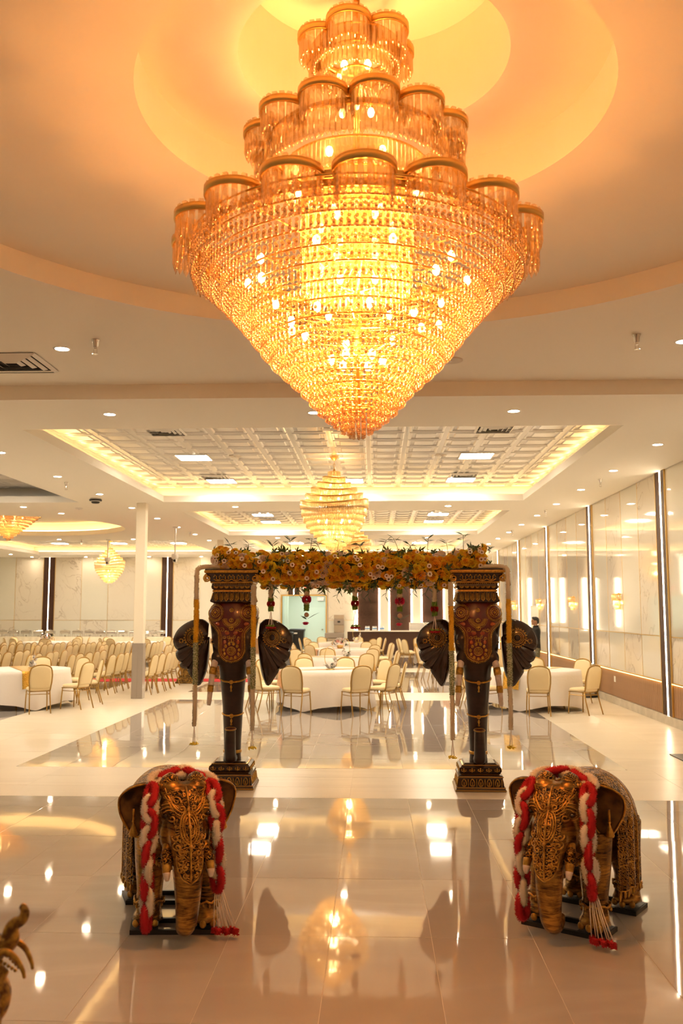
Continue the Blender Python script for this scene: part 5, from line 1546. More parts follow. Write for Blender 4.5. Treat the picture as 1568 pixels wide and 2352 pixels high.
GY = PY - .33
def long_garland(px, cuts_, tail, label, over=None):
    """hanging strand: cuts_ = image heights of the colour changes, turned to metres at the pillar's front"""
    x = (px - 862) * GY / 2080; z = [yz(c, GY) for c in cuts_]
    t = thing('hanging_garland', label, 'garland', (x, GY, 0), group='long garlands hung from the pillars')
    if over:
        sx = over
        path = smoothpoly([(-sx * .34, .16, 2.435), (-sx * .12, .10, 2.437), (-sx * .025, .03, 2.42), (0, 0, 2.36), (0, 0, z[1])], 5)
    else: path = [(0, 0, z[0]), (0, 0, (z[0] + z[1]) / 2), (0, 0, z[1])]
    fuzz_obj('white_strand', path, .033, 900, m_cw, t)
    for a, b, m, nm in ((z[1], z[2], m_my, 'marigold_strand'), (z[2], z[3], m_mgr, 'green_strand'), (z[3], z[4], m_cw, 'cream_strand')):
        fuzz_obj(nm, [(0, 0, a), (.003, 0, (a + b) / 2), (0, 0, b)], .034 if nm != 'cream_strand' else .030, 1000, m, t)
    zt = yz(tail, GY)
    mb = MB()
    for k in range(4): a = k * 1.57 + .4; mb.tube([(0, 0, z[4]), (.02 * math.cos(a), .02 * math.sin(a), zt)], .0028, 4)
    mb.build('threads', m_thread, t)
    for k in range(4): a = k * 1.57 + .4; tuft('yellow_tuft', (.024 * math.cos(a), .02 * math.sin(a), zt - .01), .022, 14, m_yt, t)
long_garland(450, (1306, 1377, 1475, 1570, 1663), 1700, 'long marigold garland over the outer corner of the pillar beside the theatre chairs', 1 * -1)
long_garland(582, (1346, 1389, 1485, 1580, 1672), 1708, 'long marigold garland on the aisle side of the pillar beside the theatre chairs')
long_garland(1033, (1338, 1392, 1493, 1592, 1690), 1726, 'long marigold garland on the aisle side of the pillar beside the marble wall')
long_garland(1163, (1302, 1376, 1475, 1572, 1668), 1704, 'long marigold garland over the outer corner of the pillar beside the marble wall', 1)

# ---- the flower arch
arch = thing('flower_garland', 'thick yellow and white rose garland bridging the two elephant pillars', 'flower garland', (0, PY - .10, 0))
X0, X1 = -1.86, 1.30
def cen(x):
    e = min((x - X0), (X1 - x)) / .55; e = max(0, min(1, e)); e = e * e * (3 - 2 * e)
    return (2.545 * (1 - e) + 2.405 * e + .012 * math.sin(x * 5), .125 * (1 - e) + .190 * e)
mb = MB().tube([(x, 0, cen(x)[0]) for x in np.linspace(X0 + .06, X1 - .06, 40)], [cen(x)[1] * .72 for x in np.linspace(X0 + .06, X1 - .06, 40)], 12)
mb.build('moss_core', M('moss_core', (.05, .08, .02), .9, bump=(40, .8, .02)), arch, True)
m_y1 = PET('yellow_rose_petal', (.97, .70, .07)); m_y2 = PET('golden_rose_petal', (.95, .55, .07)); m_y3 = PET('lemon_rose_petal', (.97, .84, .10)); m_wb = PET('blush_rose_petal', (.93, .82, .74))
m_h1 = PET('rose_heart_orange', (.93, .46, .05), .2); m_h2 = PET('rose_heart_cream', (.90, .70, .55), .2)
rmesh = []
for k, (m, h) in enumerate(((m_y1, m_h1), (m_y1, m_y2), (m_y2, m_h1), (m_y3, m_y1), (m_wb, m_h2))):
    me = MB().add(*rose_geo(20 + k)).mesh('rose', [m, h])
    for q, p in enumerate(me.polygons): p.material_index = 1 if q < 14 else 0
    rmesh.append(me)
ar = random.Random(21)
def on_arch(x, a, k=1.0):
    z, r = cen(x); ex = min(1, (x - X0) / .07, (X1 - x) / .07)
    d = Vector((0, -math.cos(a), math.sin(a)))
    if x - X0 < .1: d = (d + Vector((-.8, 0, 0))).normalized()
    if X1 - x < .1: d = (d + Vector((.8, 0, 0))).normalized()
    return Vector((x, -math.cos(a) * r * k * (.6 + .4 * ex), z + math.sin(a) * r * k * (.6 + .4 * ex))), d
N_ROSE = 280; cells = []
k = 0
for i in range(40):
    for j in range(7):
        x = X0 + .03 + (X1 - X0 - .06) * (i + .5 * (j % 2) + ar.uniform(.1, .6)) / 40.6
        a = -1.55 + j * .56 + ar.uniform(-.2, .2) if j < 6 else ar.uniform(2.0, 4.2)
        p, d = on_arch(x, a, ar.uniform(.88, 1.06))
        if p.z < 2.44 and (x < PLX + .30 or x > PRX - .30): p.z = 2.44 + ar.uniform(0, .05)
        me = rmesh[ar.choice((0, 0, 1, 1, 2, 3, 4, 1, 0))]
        s_ = ar.uniform(.095, .125)
        shared('rose', me, arch, p, (d + Vector((ar.uniform(-.3, .3), ar.uniform(-.3, .1), ar.uniform(-.3, .3)))).to_track_quat('Z', 'Y').to_euler(), (s_, s_, s_ * 1.1))
# small daisies with dark hearts
V = []; F = []
for q in range(7):
    a = 2 * PI * q / 7; n = len(V); c, s_ = math.cos(a), math.sin(a)
    V += [(.12 * c, .12 * s_, .02), (.42 * c - .2 * s_, .42 * s_ + .2 * c, .06), (.5 * c, .5 * s_, .1), (.42 * c + .2 * s_, .42 * s_ - .2 * c, .06)]; F.append((n, n + 3, n + 2, n + 1))
mbd = MB().add(V, F); nf = len(mbd.f); mbd.lathe([(.15, 0), (.13, .10), (.001, .12)], 8, close=False)
m_eye = M('daisy_heart', (.10, .05, .02), .8)
dm = mbd.mesh('daisy', [m_pw, m_eye])
for i, p in enumerate(dm.polygons): p.material_index = 0 if i < nf else 1
for k in range(70):
    x = ar.uniform(X0 + .02, X1 - .02); a = ar.uniform(-1.2, 1.7); p, d = on_arch(x, a, 1.18)
    if p.z < 2.44 and (x < PLX + .30 or x > PRX - .30): continue
    shared('daisy', dm, arch, p, (d + Vector((ar.uniform(-.3, .3), -.3, ar.uniform(-.2, .2)))).to_track_quat('Z', 'Y').to_euler(), (.055,) * 3)
# leaf sprigs
V = []; F = []
for q, (a, ln) in enumerate(((0, 1), (.9, .8), (-.9, .8), (1.9, .55), (-1.9, .55))):
    c, s_ = math.cos(a), math.sin(a); n = len(V)
    for x, y, z in LEAF_V: V.append(((x * .8 * c - y * s_) * ln, (x * .8 * s_ + y * c) * ln, z * ln + y * .25 * ln))
    F += [tuple(i + n for i in f) for f in LEAF_F]
spm = MB().add(V, F).mesh('leaf_sprig', m_leafd)
m_leafm = M('mid_green_leaf', (.06, .11, .03), .5); spm2 = MB().add(V, F).mesh('leaf_sprig', m_leafm)
for k in range(170):
    x = ar.uniform(X0, X1); a = ar.choice((ar.uniform(-1.7, -1.0), ar.uniform(-1.0, 1.4), ar.uniform(1.0, 2.2))); p, d = on_arch(x, a, 1.08)
    if p.z < 2.46 and (x < PLX + .30 or x > PRX - .30): continue
    shared('leaf_sprig', ar.choice((spm, spm2)), arch, p, (ar.uniform(0, 6.3), ar.uniform(0, 6.3), ar.uniform(0, 6.3)), (ar.uniform(.07, .11),) * 3)
# tall twigs with slim leaves above the roses
for k in range(14):
    x = X0 + .15 + (X1 - X0 - .3) * (k + ar.uniform(.2, .8)) / 14; z, r = cen(x); h = ar.uniform(.08, .19); lean = ar.uniform(-.08, .08)
    P = [(x, -.02, z + r * .8), (x + lean * .5, -.03, z + r + h * .5), (x + lean, -.04, z + r + h)]
    tw = MB().tube(P, .003, 4).build('twig', m_leafd, arch)
    for q in range(5):
        f_ = .35 + .65 * q / 4; b = Vector(P[1]) * (1 - f_) + Vector(P[2]) * f_
        shared('twig_leaf', me_leaf, tw, b, (ar.uniform(-.2, .9), ar.uniform(-.4, .4), (-1) ** q * 1.3 + ar.uniform(-.4, .4)), (.085, .095, .08))
for k in range(10):
    x = X0 + .6 + (X1 - X0 - 1.2) * (k + ar.uniform(.1, .9)) / 10; z, r = cen(x); h = ar.uniform(.05, .12); lean = ar.uniform(-.06, .06)
    tw = MB().tube([(x, -.05, z - r * .8), (x + lean, -.06, z - r - h)], .0025, 4).build('twig', m_leafd, arch)
    for q in range(4):
        shared('twig_leaf', me_leaf, tw, (x + lean * q / 3, -.06, z - r - h * q / 3), (ar.uniform(-1.2, -.3), 0, (-1) ** q * 1.2), (.075, .08, .07))

# ---- short drops under the arch
HY = PY - .12
def drop(px, top, kind, ys_, label):
    x = (px - 862) * HY / 2080
    t = thing('hanging_drop', label, 'flower drop', (x, HY, 0), group='flower drops under the arch')
    Z = lambda p: yz(p, HY)
    for nm, a, b in ys_:
        m = {'white': m_cw, 'green': m_gr}[nm]
        fuzz_obj(nm + '_strand', [(0, 0, Z(a)), (0, 0, (Z(a) + Z(b)) / 2), (0, 0, Z(b))], .034, 340, m, t)
    if kind == 'tassel':
        zr = Z(ys_[1][2] + 5)
        for k in range(5): a = k * 1.257; shared('rose', me_red, t, (.027 * math.cos(a), .027 * math.sin(a), zr), (PI / 2, 0, a + PI / 2), (.07,) * 3)
        z1 = Z(ys_[2][2]); z2 = Z(top)
        mb = MB()
        for k in range(5): a = k * 1.257; mb.tube([(0, 0, z1), (.03 * math.cos(a), .03 * math.sin(a), z2)], .0026, 4)
        mb.build('threads', m_thread, t)
        for k in range(5): a = k * 1.257; tuft('green_tuft', (.034 * math.cos(a), .034 * math.sin(a), z2), .02, 8, m_gr, t); shared('rose', me_red, t, (.036 * math.cos(a), .036 * math.sin(a), z2 - .022), (PI, 0, a), (.055,) * 3)
    else:
        zr = Z(top)
        for k in range(4): a = k * PI / 2 + .4; shared('rose', me_pink, t, (.032 * math.cos(a), .032 * math.sin(a), zr), (PI / 2, 0, a + PI / 2), (.085,) * 3)
        zb = Z(ys_[-1][2]) - .05
        MB().ball((0, 0, zb), .028, 14, 10).build('bead_ball', M('blush_bead', (.55, .36, .26), .4), t, True)
        for k, (a, ln) in enumerate(((.5, .17), (2.8, .11), (4.4, .08))):
            shared('long_leaf', me_leaf, t, (0, 0, zb - .05), (.5 - .1 * k, 0, a - PI / 2 - .4), (.10, ln, .1))
        shared('rose', me_pink, t, (-.01, 0, zb - .095), (PI, 0, 0), (.075,) * 3)
me_red = MB().add(*rose_geo(31)).mesh('rose', m_rr); me_pink = MB().add(*rose_geo(32)).mesh('rose', m_pk)
drop(622, 1437, 'tassel', (('white', 1335, 1375), ('green', 1375, 1382), ('green', 1391, 1403)), 'white and green flower drop with crimson tassel beside the pillar of the theatre chairs')
drop(704, 1377, 'bud', (('green', 1352, 1358), ('white', 1358, 1371), ('white', 1383, 1388), ('green', 1388, 1402)), 'magenta and green flower drop with long leaf before the corridor opening')
drop(815, 1437, 'tassel', (('white', 1335, 1370), ('green', 1370, 1381), ('green', 1391, 1400)), 'white and green flower drop with crimson tassel under the middle of the arch')
drop(917, 1381, 'bud', (('green', 1355, 1365), ('white', 1365, 1376), ('white', 1387, 1392), ('green', 1392, 1404)), 'magenta and green flower drop with long leaf before the dark bar wall')
drop(996, 1446, 'tassel', (('white', 1325, 1383), ('green', 1383, 1394), ('green', 1403, 1414)), 'white and green flower drop with crimson tassel beside the pillar of the marble wall')

# ================================================================== BRONZE ELEPHANTS
m_bskin = patina('bronze_wrinkled_hide', (.014, .007, .003), (.55, .29, .06), 26, 'skin', .65, .27, .6, .38, .62)
m_bscroll = patina('bronze_scroll_relief', (.014, .007, .003), (.55, .29, .06), 24, 'scroll', .65, .29, .9, .36, .62)
m_bear = M('bronze_smooth_ear', (.20, .10, .022), .32, metal=.6, noise=(9, .35, .7), c2=(.025, .011, .005), bump=(14, .3, .01))
m_bgold = M('rubbed_gold', (.66, .37, .075), .29, metal=.7, noise=(30, .3, .7), c2=(.22, .10, .02))
m_iron = M('black_iron_bar', (.012, .010, .009), .45)

def elephant(label, shear, yaw, seed):
    rnd = random.Random(seed)
    t = thing('elephant_statue', label, 'statue', group='bronze elephant statues')
    SH = lambda p: Vector((p[0] - shear * max(0, p[1]), p[1], p[2]))
    cy_, sy_ = math.cos(yaw), math.sin(yaw); HP = Vector((0, -.02, .62))
    def HD(p):                                     # turn the head about the neck
        q = Vector(p) - HP
        return HP + Vector((q.x * cy_ - q.y * sy_, q.x * sy_ + q.y * cy_, q.z))
    def shearmb(mb): mb.v = [tuple(SH(p)) for p in mb.v]; return mb
    def headmb(mb): mb.v = [tuple(HD(p)) for p in mb.v]; return mb
    body = MB(); secs = [(-.06, .12, .14, .56), (.0, .185, .21, .56), (.11, .235, .265, .56), (.25, .265, .295, .565), (.39, .27, .305, .565), (.52, .25, .29, .55), (.63, .20, .24, .53), (.70, .12, .15, .50)]
    n = 24; V = []; F = []
    for y, a, b, zc_ in secs:
        for k in range(n): u = 2 * PI * k / n; V.append((a * math.cos(u), y, zc_ + b * math.sin(u)))
    for i in range(len(secs) - 1):
        for k in range(n): a = i * n + k; b = i * n + (k + 1) % n; F.append((a, a + n, b + n, b))
    F.append(tuple(range(n))); F.append(tuple(range(len(V) - 1, len(V) - n - 1, -1)))
    body.add(V, F)
    for sx in (-1, 1):
        body.tube([(sx * .15, .04, .56), (sx * .168, .02, .36), (sx * .172, .0, .20), (sx * .174, -.005, .09), (sx * .176, -.02, .03)], [.125, .098, .080, .080, .098], 14)
        body.ball((sx * .176, -.035, .055), (.094, .10, .045), 14, 8)
        body.tube([(sx * .15, .51, .54), (sx * .165, .54, .36), (sx * .17, .57, .20), (sx * .172, .56, .09), (sx * .174, .55, .03)], [.145, .108, .084, .082, .096], 14)
        body.ball((sx * .174, .535, .055), (.092, .10, .045), 14, 8)
    body.tube([(0, .70, .62), (.02, .76, .5), (.03, .77, .32), (.03, .76, .2)], [.03, .022, .016, .02], 8)
    shearmb(body)
    head = MB()
    head.ball((0, -.16, .70), (.150, .185, .185), 20, 14)
    head.ball((0, -.02, .62), (.165, .16, .2), 18, 12)
    for sx in (-1, 1):
        head.ball((sx * .075, -.16, .845), (.075, .085, .065), 14, 10)
        head.ball((sx * .10, -.255, .745), (.055, .055, .06), 12, 8)
        head.ball((sx * .10, -.235, .60), (.055, .075, .10), 12, 8)
    TP = smoothpoly([(0, -.20, .70), (0, -.30, .60), (0, -.345, .48), (0, -.365, .36), (0, -.365, .24), (0, -.345, .13), (0, -.30, .075), (.005, -.25, .085), (.008, -.225, .125)], 4)
    head.tube(TP, [float(np.interp(i / (len(TP) - 1), [0, .12, .25, .4, .55, .7, .82, .92, 1], [.125, .115, .098, .083, .070, .060, .054, .046, .04])) for i in range(len(TP))], 16)
    head.ball((0, -.20, .50), (.06, .10, .05), 12, 8)
    headmb(head)
    allm = MB().add(body.v, body.f).add(head.v, head.f)
    bd = remesh(allm, 'body', m_bskin, .0105, t, it=5)
    bv = bvh_of(bd)
    # toenails
    for sx in (-1, 1):
        for y0 in (0, .572):
            for a in (-.7, 0, .7):
                p = SH((sx * .176 + .088 * math.sin(a), y0 - .035 - .092 * math.cos(a), .035)); MB().ball(tuple(p), (.022, .014, .024), 8, 6).build('toenail', m_bgold, t, True)
    # anklets
    for sx in (-1, 1):
        for y0 in (-.004, .56):
            P = [SH((sx * .174 + .09 * math.cos(u), y0 + .09 * math.sin(u), .15 + .008 * math.cos(9 * u))) for u in np.linspace(0, 2 * PI, 33)]
            MB().tube(P, .008, 5, False).build('anklet', m_bgold, t, True)
            V, F = inst(ICO_V, ICO_F, [tuple(q - Vector((0, 0, .02))) for q in P[:-1:2]], None, np.tile([[.009, .009, .016]], (16, 1))); obj_np('anklet_bells', V, F, m_bgold, t, True, kind='stuff')
    # caparison over the back, laid on the body by rays from a spine line
    def cap(off):
        def fn(u, v):
            y = .145 + .57 * v; a = (u * 2 - 1) * 1.98
            o = SH((0, min(y, .61), .55)); d = Vector((math.sin(a), max(0, (y - .61)) * 3.0, math.cos(a))).normalized()
            yy = min(y, .61)
            k = int(np.searchsorted([s_[0] for s_ in secs], yy)); k = max(1, min(k, len(secs) - 1)); f_ = (yy - secs[k - 1][0]) / (secs[k][0] - secs[k - 1][0])
            A = secs[k - 1][1] + (secs[k][1] - secs[k - 1][1]) * f_; Bq = secs[k - 1][2] + (secs[k][2] - secs[k - 1][2]) * f_; zc_ = secs[k - 1][3] + (secs[k][3] - secs[k - 1][3]) * f_
            x = (A + off) * math.sin(a); z = zc_ + (Bq + off) * math.cos(a)
            aa = abs(a)
            if aa > 1.45:                             # hangs straight below the flank
                x = (A + off + .012 * math.sin(y * 60)) * math.copysign(1, a); z = zc_ + (Bq + off) * math.cos(1.45) - (aa - 1.45) * .78
            if y > .61: yy = .61 + (y - .61) * 1.15; x *= 1 - (y - .61) * 2.2; z -= (y - .61) ** 2 * 4
            return SH((x, yy, z))
        return fn
    MB().sheet(cap(.016), 60, 30, -.008).build('caparison', m_bscroll, t, True)
    mb = MB(); fn = cap(.022)
    for v in (0.02, .5, .98): mb.tube([fn(k / 40, v) for k in range(41)], .006, 5)
    for s_ in (0, 1):
        for q in (.0, .05): mb.tube([fn(q if s_ == 0 else 1 - q, k / 20) for k in range(21)], .006, 5)
    for a in range(7):
        for s_ in (-1, 1): mb.tube([fn(.08 + .84 * k / 30, max(.03, min(.97, .03 + (a / 7 + s_ * k / 30) % 1.0 * .94))) for k in range(31) if True][:1] * 2 if False else [fn(.08 + .84 * (k / 30), .03 + .94 * abs(((a / 3.5 + s_ * k / 15) % 2) - 1)) for k in range(31)], .0038, 4)
    mb.build('caparison_braid', m_bgold, t, True)
    fr_ = []
    for s_ in (0, 1):
        for k in range(26):
            p = fn(0.0 if s_ == 0 else 1.0, k / 25); fr_.append((p.x, p.y, p.z - .02))
    V, F = inst(ICO_V, ICO_F, fr_, None, np.tile([[.009, .012, .03]], (len(fr_), 1))); obj_np('caparison_fringe', V, F, m_bgold, t, True, kind='stuff')
    # brow ornament: curls, beads and a leaf-shaped boss projected on the face
    fwd = HD(HP + Vector((0, 1, 0))) - HP
    def face(off):
        def f(x, z):
            o = HD((x, -1.2, z)); h = bv.ray_cast(o, fwd)
            if h[0] is None or (h[0] - HD((x, -.25, z))).length > .28: return None
            return h[0] + h[1] * off
        return f
    f = face(.004); f2 = face(.007); f0 = face(.0035)
    def brow(u, v):
        z = .36 + .49 * v; h = float(np.interp(z, [.36, .40, .46, .52, .60, .70, .76, .85], [.01, .05, .072, .078, .075, .085, .105, .12]))
        q = f0((u * 2 - 1) * h, z)
        return q if q is not None else HD(((u * 2 - 1) * h, -.22, z))
    MB().sheet(brow, 16, 36).build('brow_plate', m_bscroll, t, True)
    mb = MB(); D = []
    for s_ in (-1, 1):
        for o_, r_ in ((0, .0052), (.012, .0045), (.024, .004)):
            P = [(s_ * (.052 - o_) * math.sin(u) ** 1.0, .655 + (.085 - o_ * 1.3) * math.cos(u)) for u in np.linspace(0, PI, 15)]
            stroke(mb, f, P, r_)
        D += dots(f2, resample([(s_ * .046 * math.sin(u), .655 + .075 * math.cos(u)) for u in np.linspace(0, PI, 15)], .011), .0035)
        for c, r_, a0, tn in (((.062, .795), .024, 3.6, 1.2), ((.105, .81), .02, 2, 1.1), ((.035, .755), .018, 4.4, 1.1), ((.07, .555), .024, 1.2, 1.25), ((.045, .525), .02, 1.6, 1.2), ((.078, .60), .018, .6, 1.1), ((.052, .475), .02, 1.4, 1.2), ((.03, .445), .017, 1.2, 1.1), ((.055, .43), .016, 2.0, 1.1), ((.028, .40), .014, 1.5, 1.1), ((.09, .70), .02, .2, 1.1)):
            stroke(mb, f, [(s_ * x, z) for x, z in curl(c, r_, a0, tn, -1)], .0052)
        stroke(mb, f, [(s_ * x, z) for x, z in smoothpoly([(.0, .355), (.045, .385), (.068, .44), (.075, .50)], 4)], .005)
        stroke(mb, f, [(s_ * x, z) for x, z in smoothpoly([(.12, .86), (.085, .775), (.04, .735), (.0, .745)], 4)], .0055)
        stroke(mb, f, [(s_ * x, z) for x, z in smoothpoly([(.13, .84), (.09, .755), (.04, .715), (.0, .725)], 4)], .0045)
        D += dots(f2, [(s_ * x, z) for x, z in resample(smoothpoly([(.125, .85), (.087, .765), (.04, .725), (.0, .735)], 4), .012)], .0042)
        for w_ in (.034, .05, .066): stroke(mb, f, circ((s_ * .108, .715), w_, 20, .2 * PI, .8 * PI), .0035)
    stroke(mb, f2, [(0, z) for z in np.linspace(.86, .37, 30)], .007)
    D += dots(f2, [(0, .66), (0, .75), (0, .56)], .014)
    mb.build('brow_scrollwork', m_bgold, t, True); dots_obj('brow_beads', D, m_bgold, t)
    # crowns on the two domes of the head
    for sx in (-1, 1):
        p = HD((sx * .078, -.15, .885))
        mb = MB().lathe([(.062, -.02), (.064, 0), (.052, .02), (.045, .034), (.018, .05), (.001, .056)], 16, tuple(p), close=False)
        mb.build('head_boss', m_bscroll, t, True)
        V, F = inst(ICO_V, ICO_F, [(p.x + .066 * math.cos(u), p.y + .066 * math.sin(u), p.z - .02) for u in np.linspace(0, 2 * PI, 15)[:-1]], None, np.tile([[.012, .012, .022]], (14, 1))); obj_np('boss_petals', V, F, m_bgold, t, True, kind='stuff')
        # eye and brow
        q = HD((sx * .128, -.292, .715))
        MB().ball(tuple(q), (.016, .016, .013), 10, 8).build('eye', m_ebony, t, True)
        h = [HD((sx * (.126 + .030 * math.cos(u)), -.295 - .010 * math.cos(u) * -1, .717 + .021 * math.sin(u))) for u in np.linspace(0, 2 * PI, 17)]
        MB().tube(h, .005, 5, False).build('eyelid', m_bskin, t, True)
        # tusks
        P = [HD(p_) for p_ in smoothpoly([(sx * .095, -.24, .56), (sx * .118, -.32, .50), (sx * .128, -.375, .43), (sx * .128, -.40, .37)], 4)]
        tk = MB().tube(P, [.036, .034, .033, .032, .031, .030, .029, .028, .026, .023, .019, .015, .008], 12).build('tusk', m_bgold, t, True)
        for i in (4, 6): MB().tube([P[i - 1], P[i], P[i + 1]], [.031, .036, .031], 12).build('tusk_ring', m_bscroll, tk, True)
        MB().tube(P[9:], [.0235, .0195, .0155, .0085], 12).build('tusk_tip', m_ivory, tk, True)
        # ear: a curved fan with a folded upper rim
        bp = smoothpoly([(.0, .82), (.08, .865), (.17, .845), (.225, .78), (.215, .68), (.175, .60), (.13, .545), (.09, .56), (.04, .62), (.0, .68)], 3); c = (.02, .74)
        def ear(u, v):
            i = u * (len(bp) - 1); k = min(int(i), len(bp) - 2); fr = i - k
            x = bp[k][0] + (bp[k + 1][0] - bp[k][0]) * fr; z = bp[k][1] + (bp[k + 1][1] - bp[k][1]) * fr
            X = c[0] + (x - c[0]) * v; Z = c[1] + (z - c[1]) * v
            roll = -.05 * max(0, v - .72) / .28 * max(0, (Z - .70) / .15)
            return HD((sx * (.125 + X * 1.06), -.02 - .05 * math.sin(X * 9) + X * .35 + roll, Z))
        e = MB().sheet(ear, 45, 10, .012 * sx).build('ear', m_bear, t, True)
        MB().tube([ear(k / 45, 1.0) for k in range(46)], .007, 5).build('ear_rim', m_bgold, e, True)
        er = ear(.42, .62) + fwd * -.02
        MB().tube([er, er - Vector((0, 0, .07))], .009, 6).lathe([(.008, -.07), (.012, -.075), (.006, -.085), (.012, -.10), (.03, -.15), (.026, -.16), (.001, -.162)], 12, tuple(er), close=False).build('earring', m_bgold, e, True)
    # collar of bells
    P = [Vector((.185 * math.sin(u), -.075 - .05 * math.cos(u) * 1.0, .56 - .17 * math.cos(u) * 1.0)) for u in np.linspace(-1.9, 1.9, 33)]
    MB().tube(P, .010, 6).build('collar', m_bscroll, t, True)
    V, F = inst(ICO_V, ICO_F, [(p.x * 1.05, p.y - .012, p.z - .022) for p in P[::1]], None, np.tile([[.013, .013, .02]], (33, 1))); obj_np('collar_bells', V, F, m_bgold, t, True, kind='stuff')
    # iron rails under the feet
    for y0 in (-.01, .555):
        mb = MB()
        for d in (-.115, .095): mb.box(-.265, .265, y0 + d, y0 + d + .022, .0, .028)
        for x in (-.265, .243): mb.box(x, x + .022, y0 - .115, y0 + .117, .0, .0275)
        for x in (-.176, .176): mb.box(x - .08, x + .08, y0 - .1, y0 + .1, .022, .03)
        shearmb(mb); mb.v = [(x_, y_, z_) for x_, y_, z_ in mb.v]
        mb.build('base_rail', m_iron, t)
    for o in kids(t):
        if o.name.split('.')[0] != 'base_rail': o.location.z += .026
    return t, HD, SH
def link_mesh(mat, ln, wd, r):
    P = [(wd * .5 * math.copysign(abs(math.sin(u)) ** .8, math.sin(u)), 0, -ln / 2 + ln / 2 * math.cos(u)) for u in np.linspace(0, 2 * PI, 29)]
    V, F = fuzz(P, r, 1500, .40, .085, .70)
    m = mesh_np('yarn_link', V, F); m.materials.append(mat)
    return m
LK = {'r': link_mesh(m_pr, .135, .058, .031), 'w': link_mesh(m_pw, .135, .058, .031)}
def yarn_garland(label, org, rz, left, over, right, tail, rnd):
    t = thing('yarn_garland', label, 'garland', org, rz, 'red and white yarn garlands on the elephants')
    def chain(P, start, step=.088):
        Q = [Vector(P[0])]; acc = 0; c = start; out = []
        P = [Vector(p) for p in smoothpoly([tuple(p) for p in P], 8)]
        cum = [0]
        for a, b in zip(P, P[1:]): cum.append(cum[-1] + (b - a).length)
        s_ = 0; k = 0
        def at(d):
            d = max(0, min(d, cum[-1])); i = max(0, min(int(np.searchsorted(cum, d)) - 1, len(P) - 2)); f_ = (d - cum[i]) / (cum[i + 1] - cum[i] + 1e-9)
            return P[i].lerp(P[i + 1], f_)
        while s_ < cum[-1] - .05:
            a, b = at(s_), at(s_ + .125); d = (a - b)
            if d.length < 1e-4: break
            q = d.to_track_quat('Z', 'Y'); q = q @ Matrix.Rotation((.45 if k % 2 else -.5) + rnd.uniform(-.2, .2), 4, 'Z').to_quaternion()
            o = shared('red_link' if c == 'r' else 'white_link', LK[c], t, a + Vector((0, 0, .0)), q.to_euler()); c = 'w' if c == 'r' else 'r'
            s_ += step; k += 1
        return P[-1], c
    chain(over, 'w', .095)
    chain(left, 'r'); e, c = chain(right, 'r')
    z0 = e.z
    mb = MB()
    for k in range(7):
        a = -.6 + .2 * k; b = Vector(tail) + Vector((.022 * (k - 3), .01 * math.sin(k * 2), .02))
        mb.tube([e + Vector((.004 * (k - 3), 0, .02)), e.lerp(b, .5) + Vector((.003 * (k - 3), 0, -.01)), b], .0035, 5)
    mb.build('threads', m_pw, t, True)
    for k in range(6):
        c = Vector(tail) + Vector((.026 * (k - 2.5), .012 * math.cos(k * 3), .0))
        V, F = fuzz([tuple(c + Vector((0, 0, -.016))), tuple(c), tuple(c + Vector((0, 0, .016)))], .024, 120, .5, .2, .5); obj_np('red_tuft', V, F, m_pr, t)
    return t
EL1 = (-1.235, 5.80, 0); RZ1 = .05
el1, HD1, SH1 = elephant('bronze elephant statue under a red and white garland, the one beside the cream floor border', .34, .34, 5)
place(el1, EL1, RZ1)
EL2 = (1.19, 5.90, 0); RZ2 = -.60
el2, HD2, SH2 = elephant('bronze elephant statue under a red and white garland, its rump towards the marble wall', 0.0, .10, 6)
place(el2, EL2, RZ2)
el1['label'] = 'bronze elephant statue with its rump towards the theatre chairs'
el2['label'] = 'bronze elephant statue with its rump towards the marble wall'
_y = random.Random(3)
def yarn_for(label, org, rz, HD, sl, sr, lz, rz_end):
    sw = 1.0
    a = lambda x, y, z: tuple(HD((x, y, z)))
    L_ = [a(-.20 * sl, -.17, .90), a(-.225 * sl, -.27, .80), a(-.23 * sl, -.30, .62), a(-.235 * sl, -.30, .40), a(-.235 * sl, -.30, lz)]
    O_ = [a(-.20 * sl, -.13, .905), a(-.10 * sl, -.03, .935), a(0, 0, .945), a(.10 * sr, -.03, .935), a(.20 * sr, -.13, .905)]
    R_ = [a(.20 * sr, -.17, .90), a(.225 * sr, -.27, .80), a(.23 * sr, -.30, .62), a(.24 * sr, -.29, rz_end)]
    T_ = a(.30 * sr, -.30, .05)
    return yarn_garland(label, org, rz, L_, O_, R_, T_, _y)
yarn_for('red and white yarn garland on the elephant facing away from the theatre chairs', EL1, RZ1, HD1, .96, .80, .13, .32)
yarn_for('red and white yarn garland on the elephant facing away from the marble wall', EL2, RZ2, HD2, .80, .96, .16, .34)
# ================================================================== FIGURINE NEAR THE ENTRANCE
m_pink = M('pink_satin', (.72, .34, .40), .45, bump=(25, .3, .01))
m_bfig = M('worn_gold_figurine', (.50, .26, .05), .36, metal=.65, noise=(22, .38, .62), c2=(.10, .045, .012), bump=(45, .5, .006))
m_green = M('green_enamel', (.02, .09, .035), .35, coat=.3)
FX, FY, FZ = -1.15, 2.62, .775
st = thing('display_table', 'small round draped stand under the gold elephant figurine', 'table', (FX - .09, FY, 0))
MB().lathe([(.001, FZ - .015), (.165, FZ - .015), (.17, FZ - .008), (.165, FZ), (.001, FZ)], 32, close=False).build('top', m_oak, st, True)
def drp(u, v):
    a = u * 2 * PI; r = .175 + .03 * v + .012 * v * math.sin(9 * a); return (r * math.cos(a), r * math.sin(a), FZ - .01 - v * (FZ - .03))
MB().sheet(drp, 72, 8).build('drape', m_cloth, st, True)
fg_ = thing('elephant_figurine', 'small antique gold elephant figurine with raised trunk and pink sash', 'figurine', (FX, FY, FZ + .001))
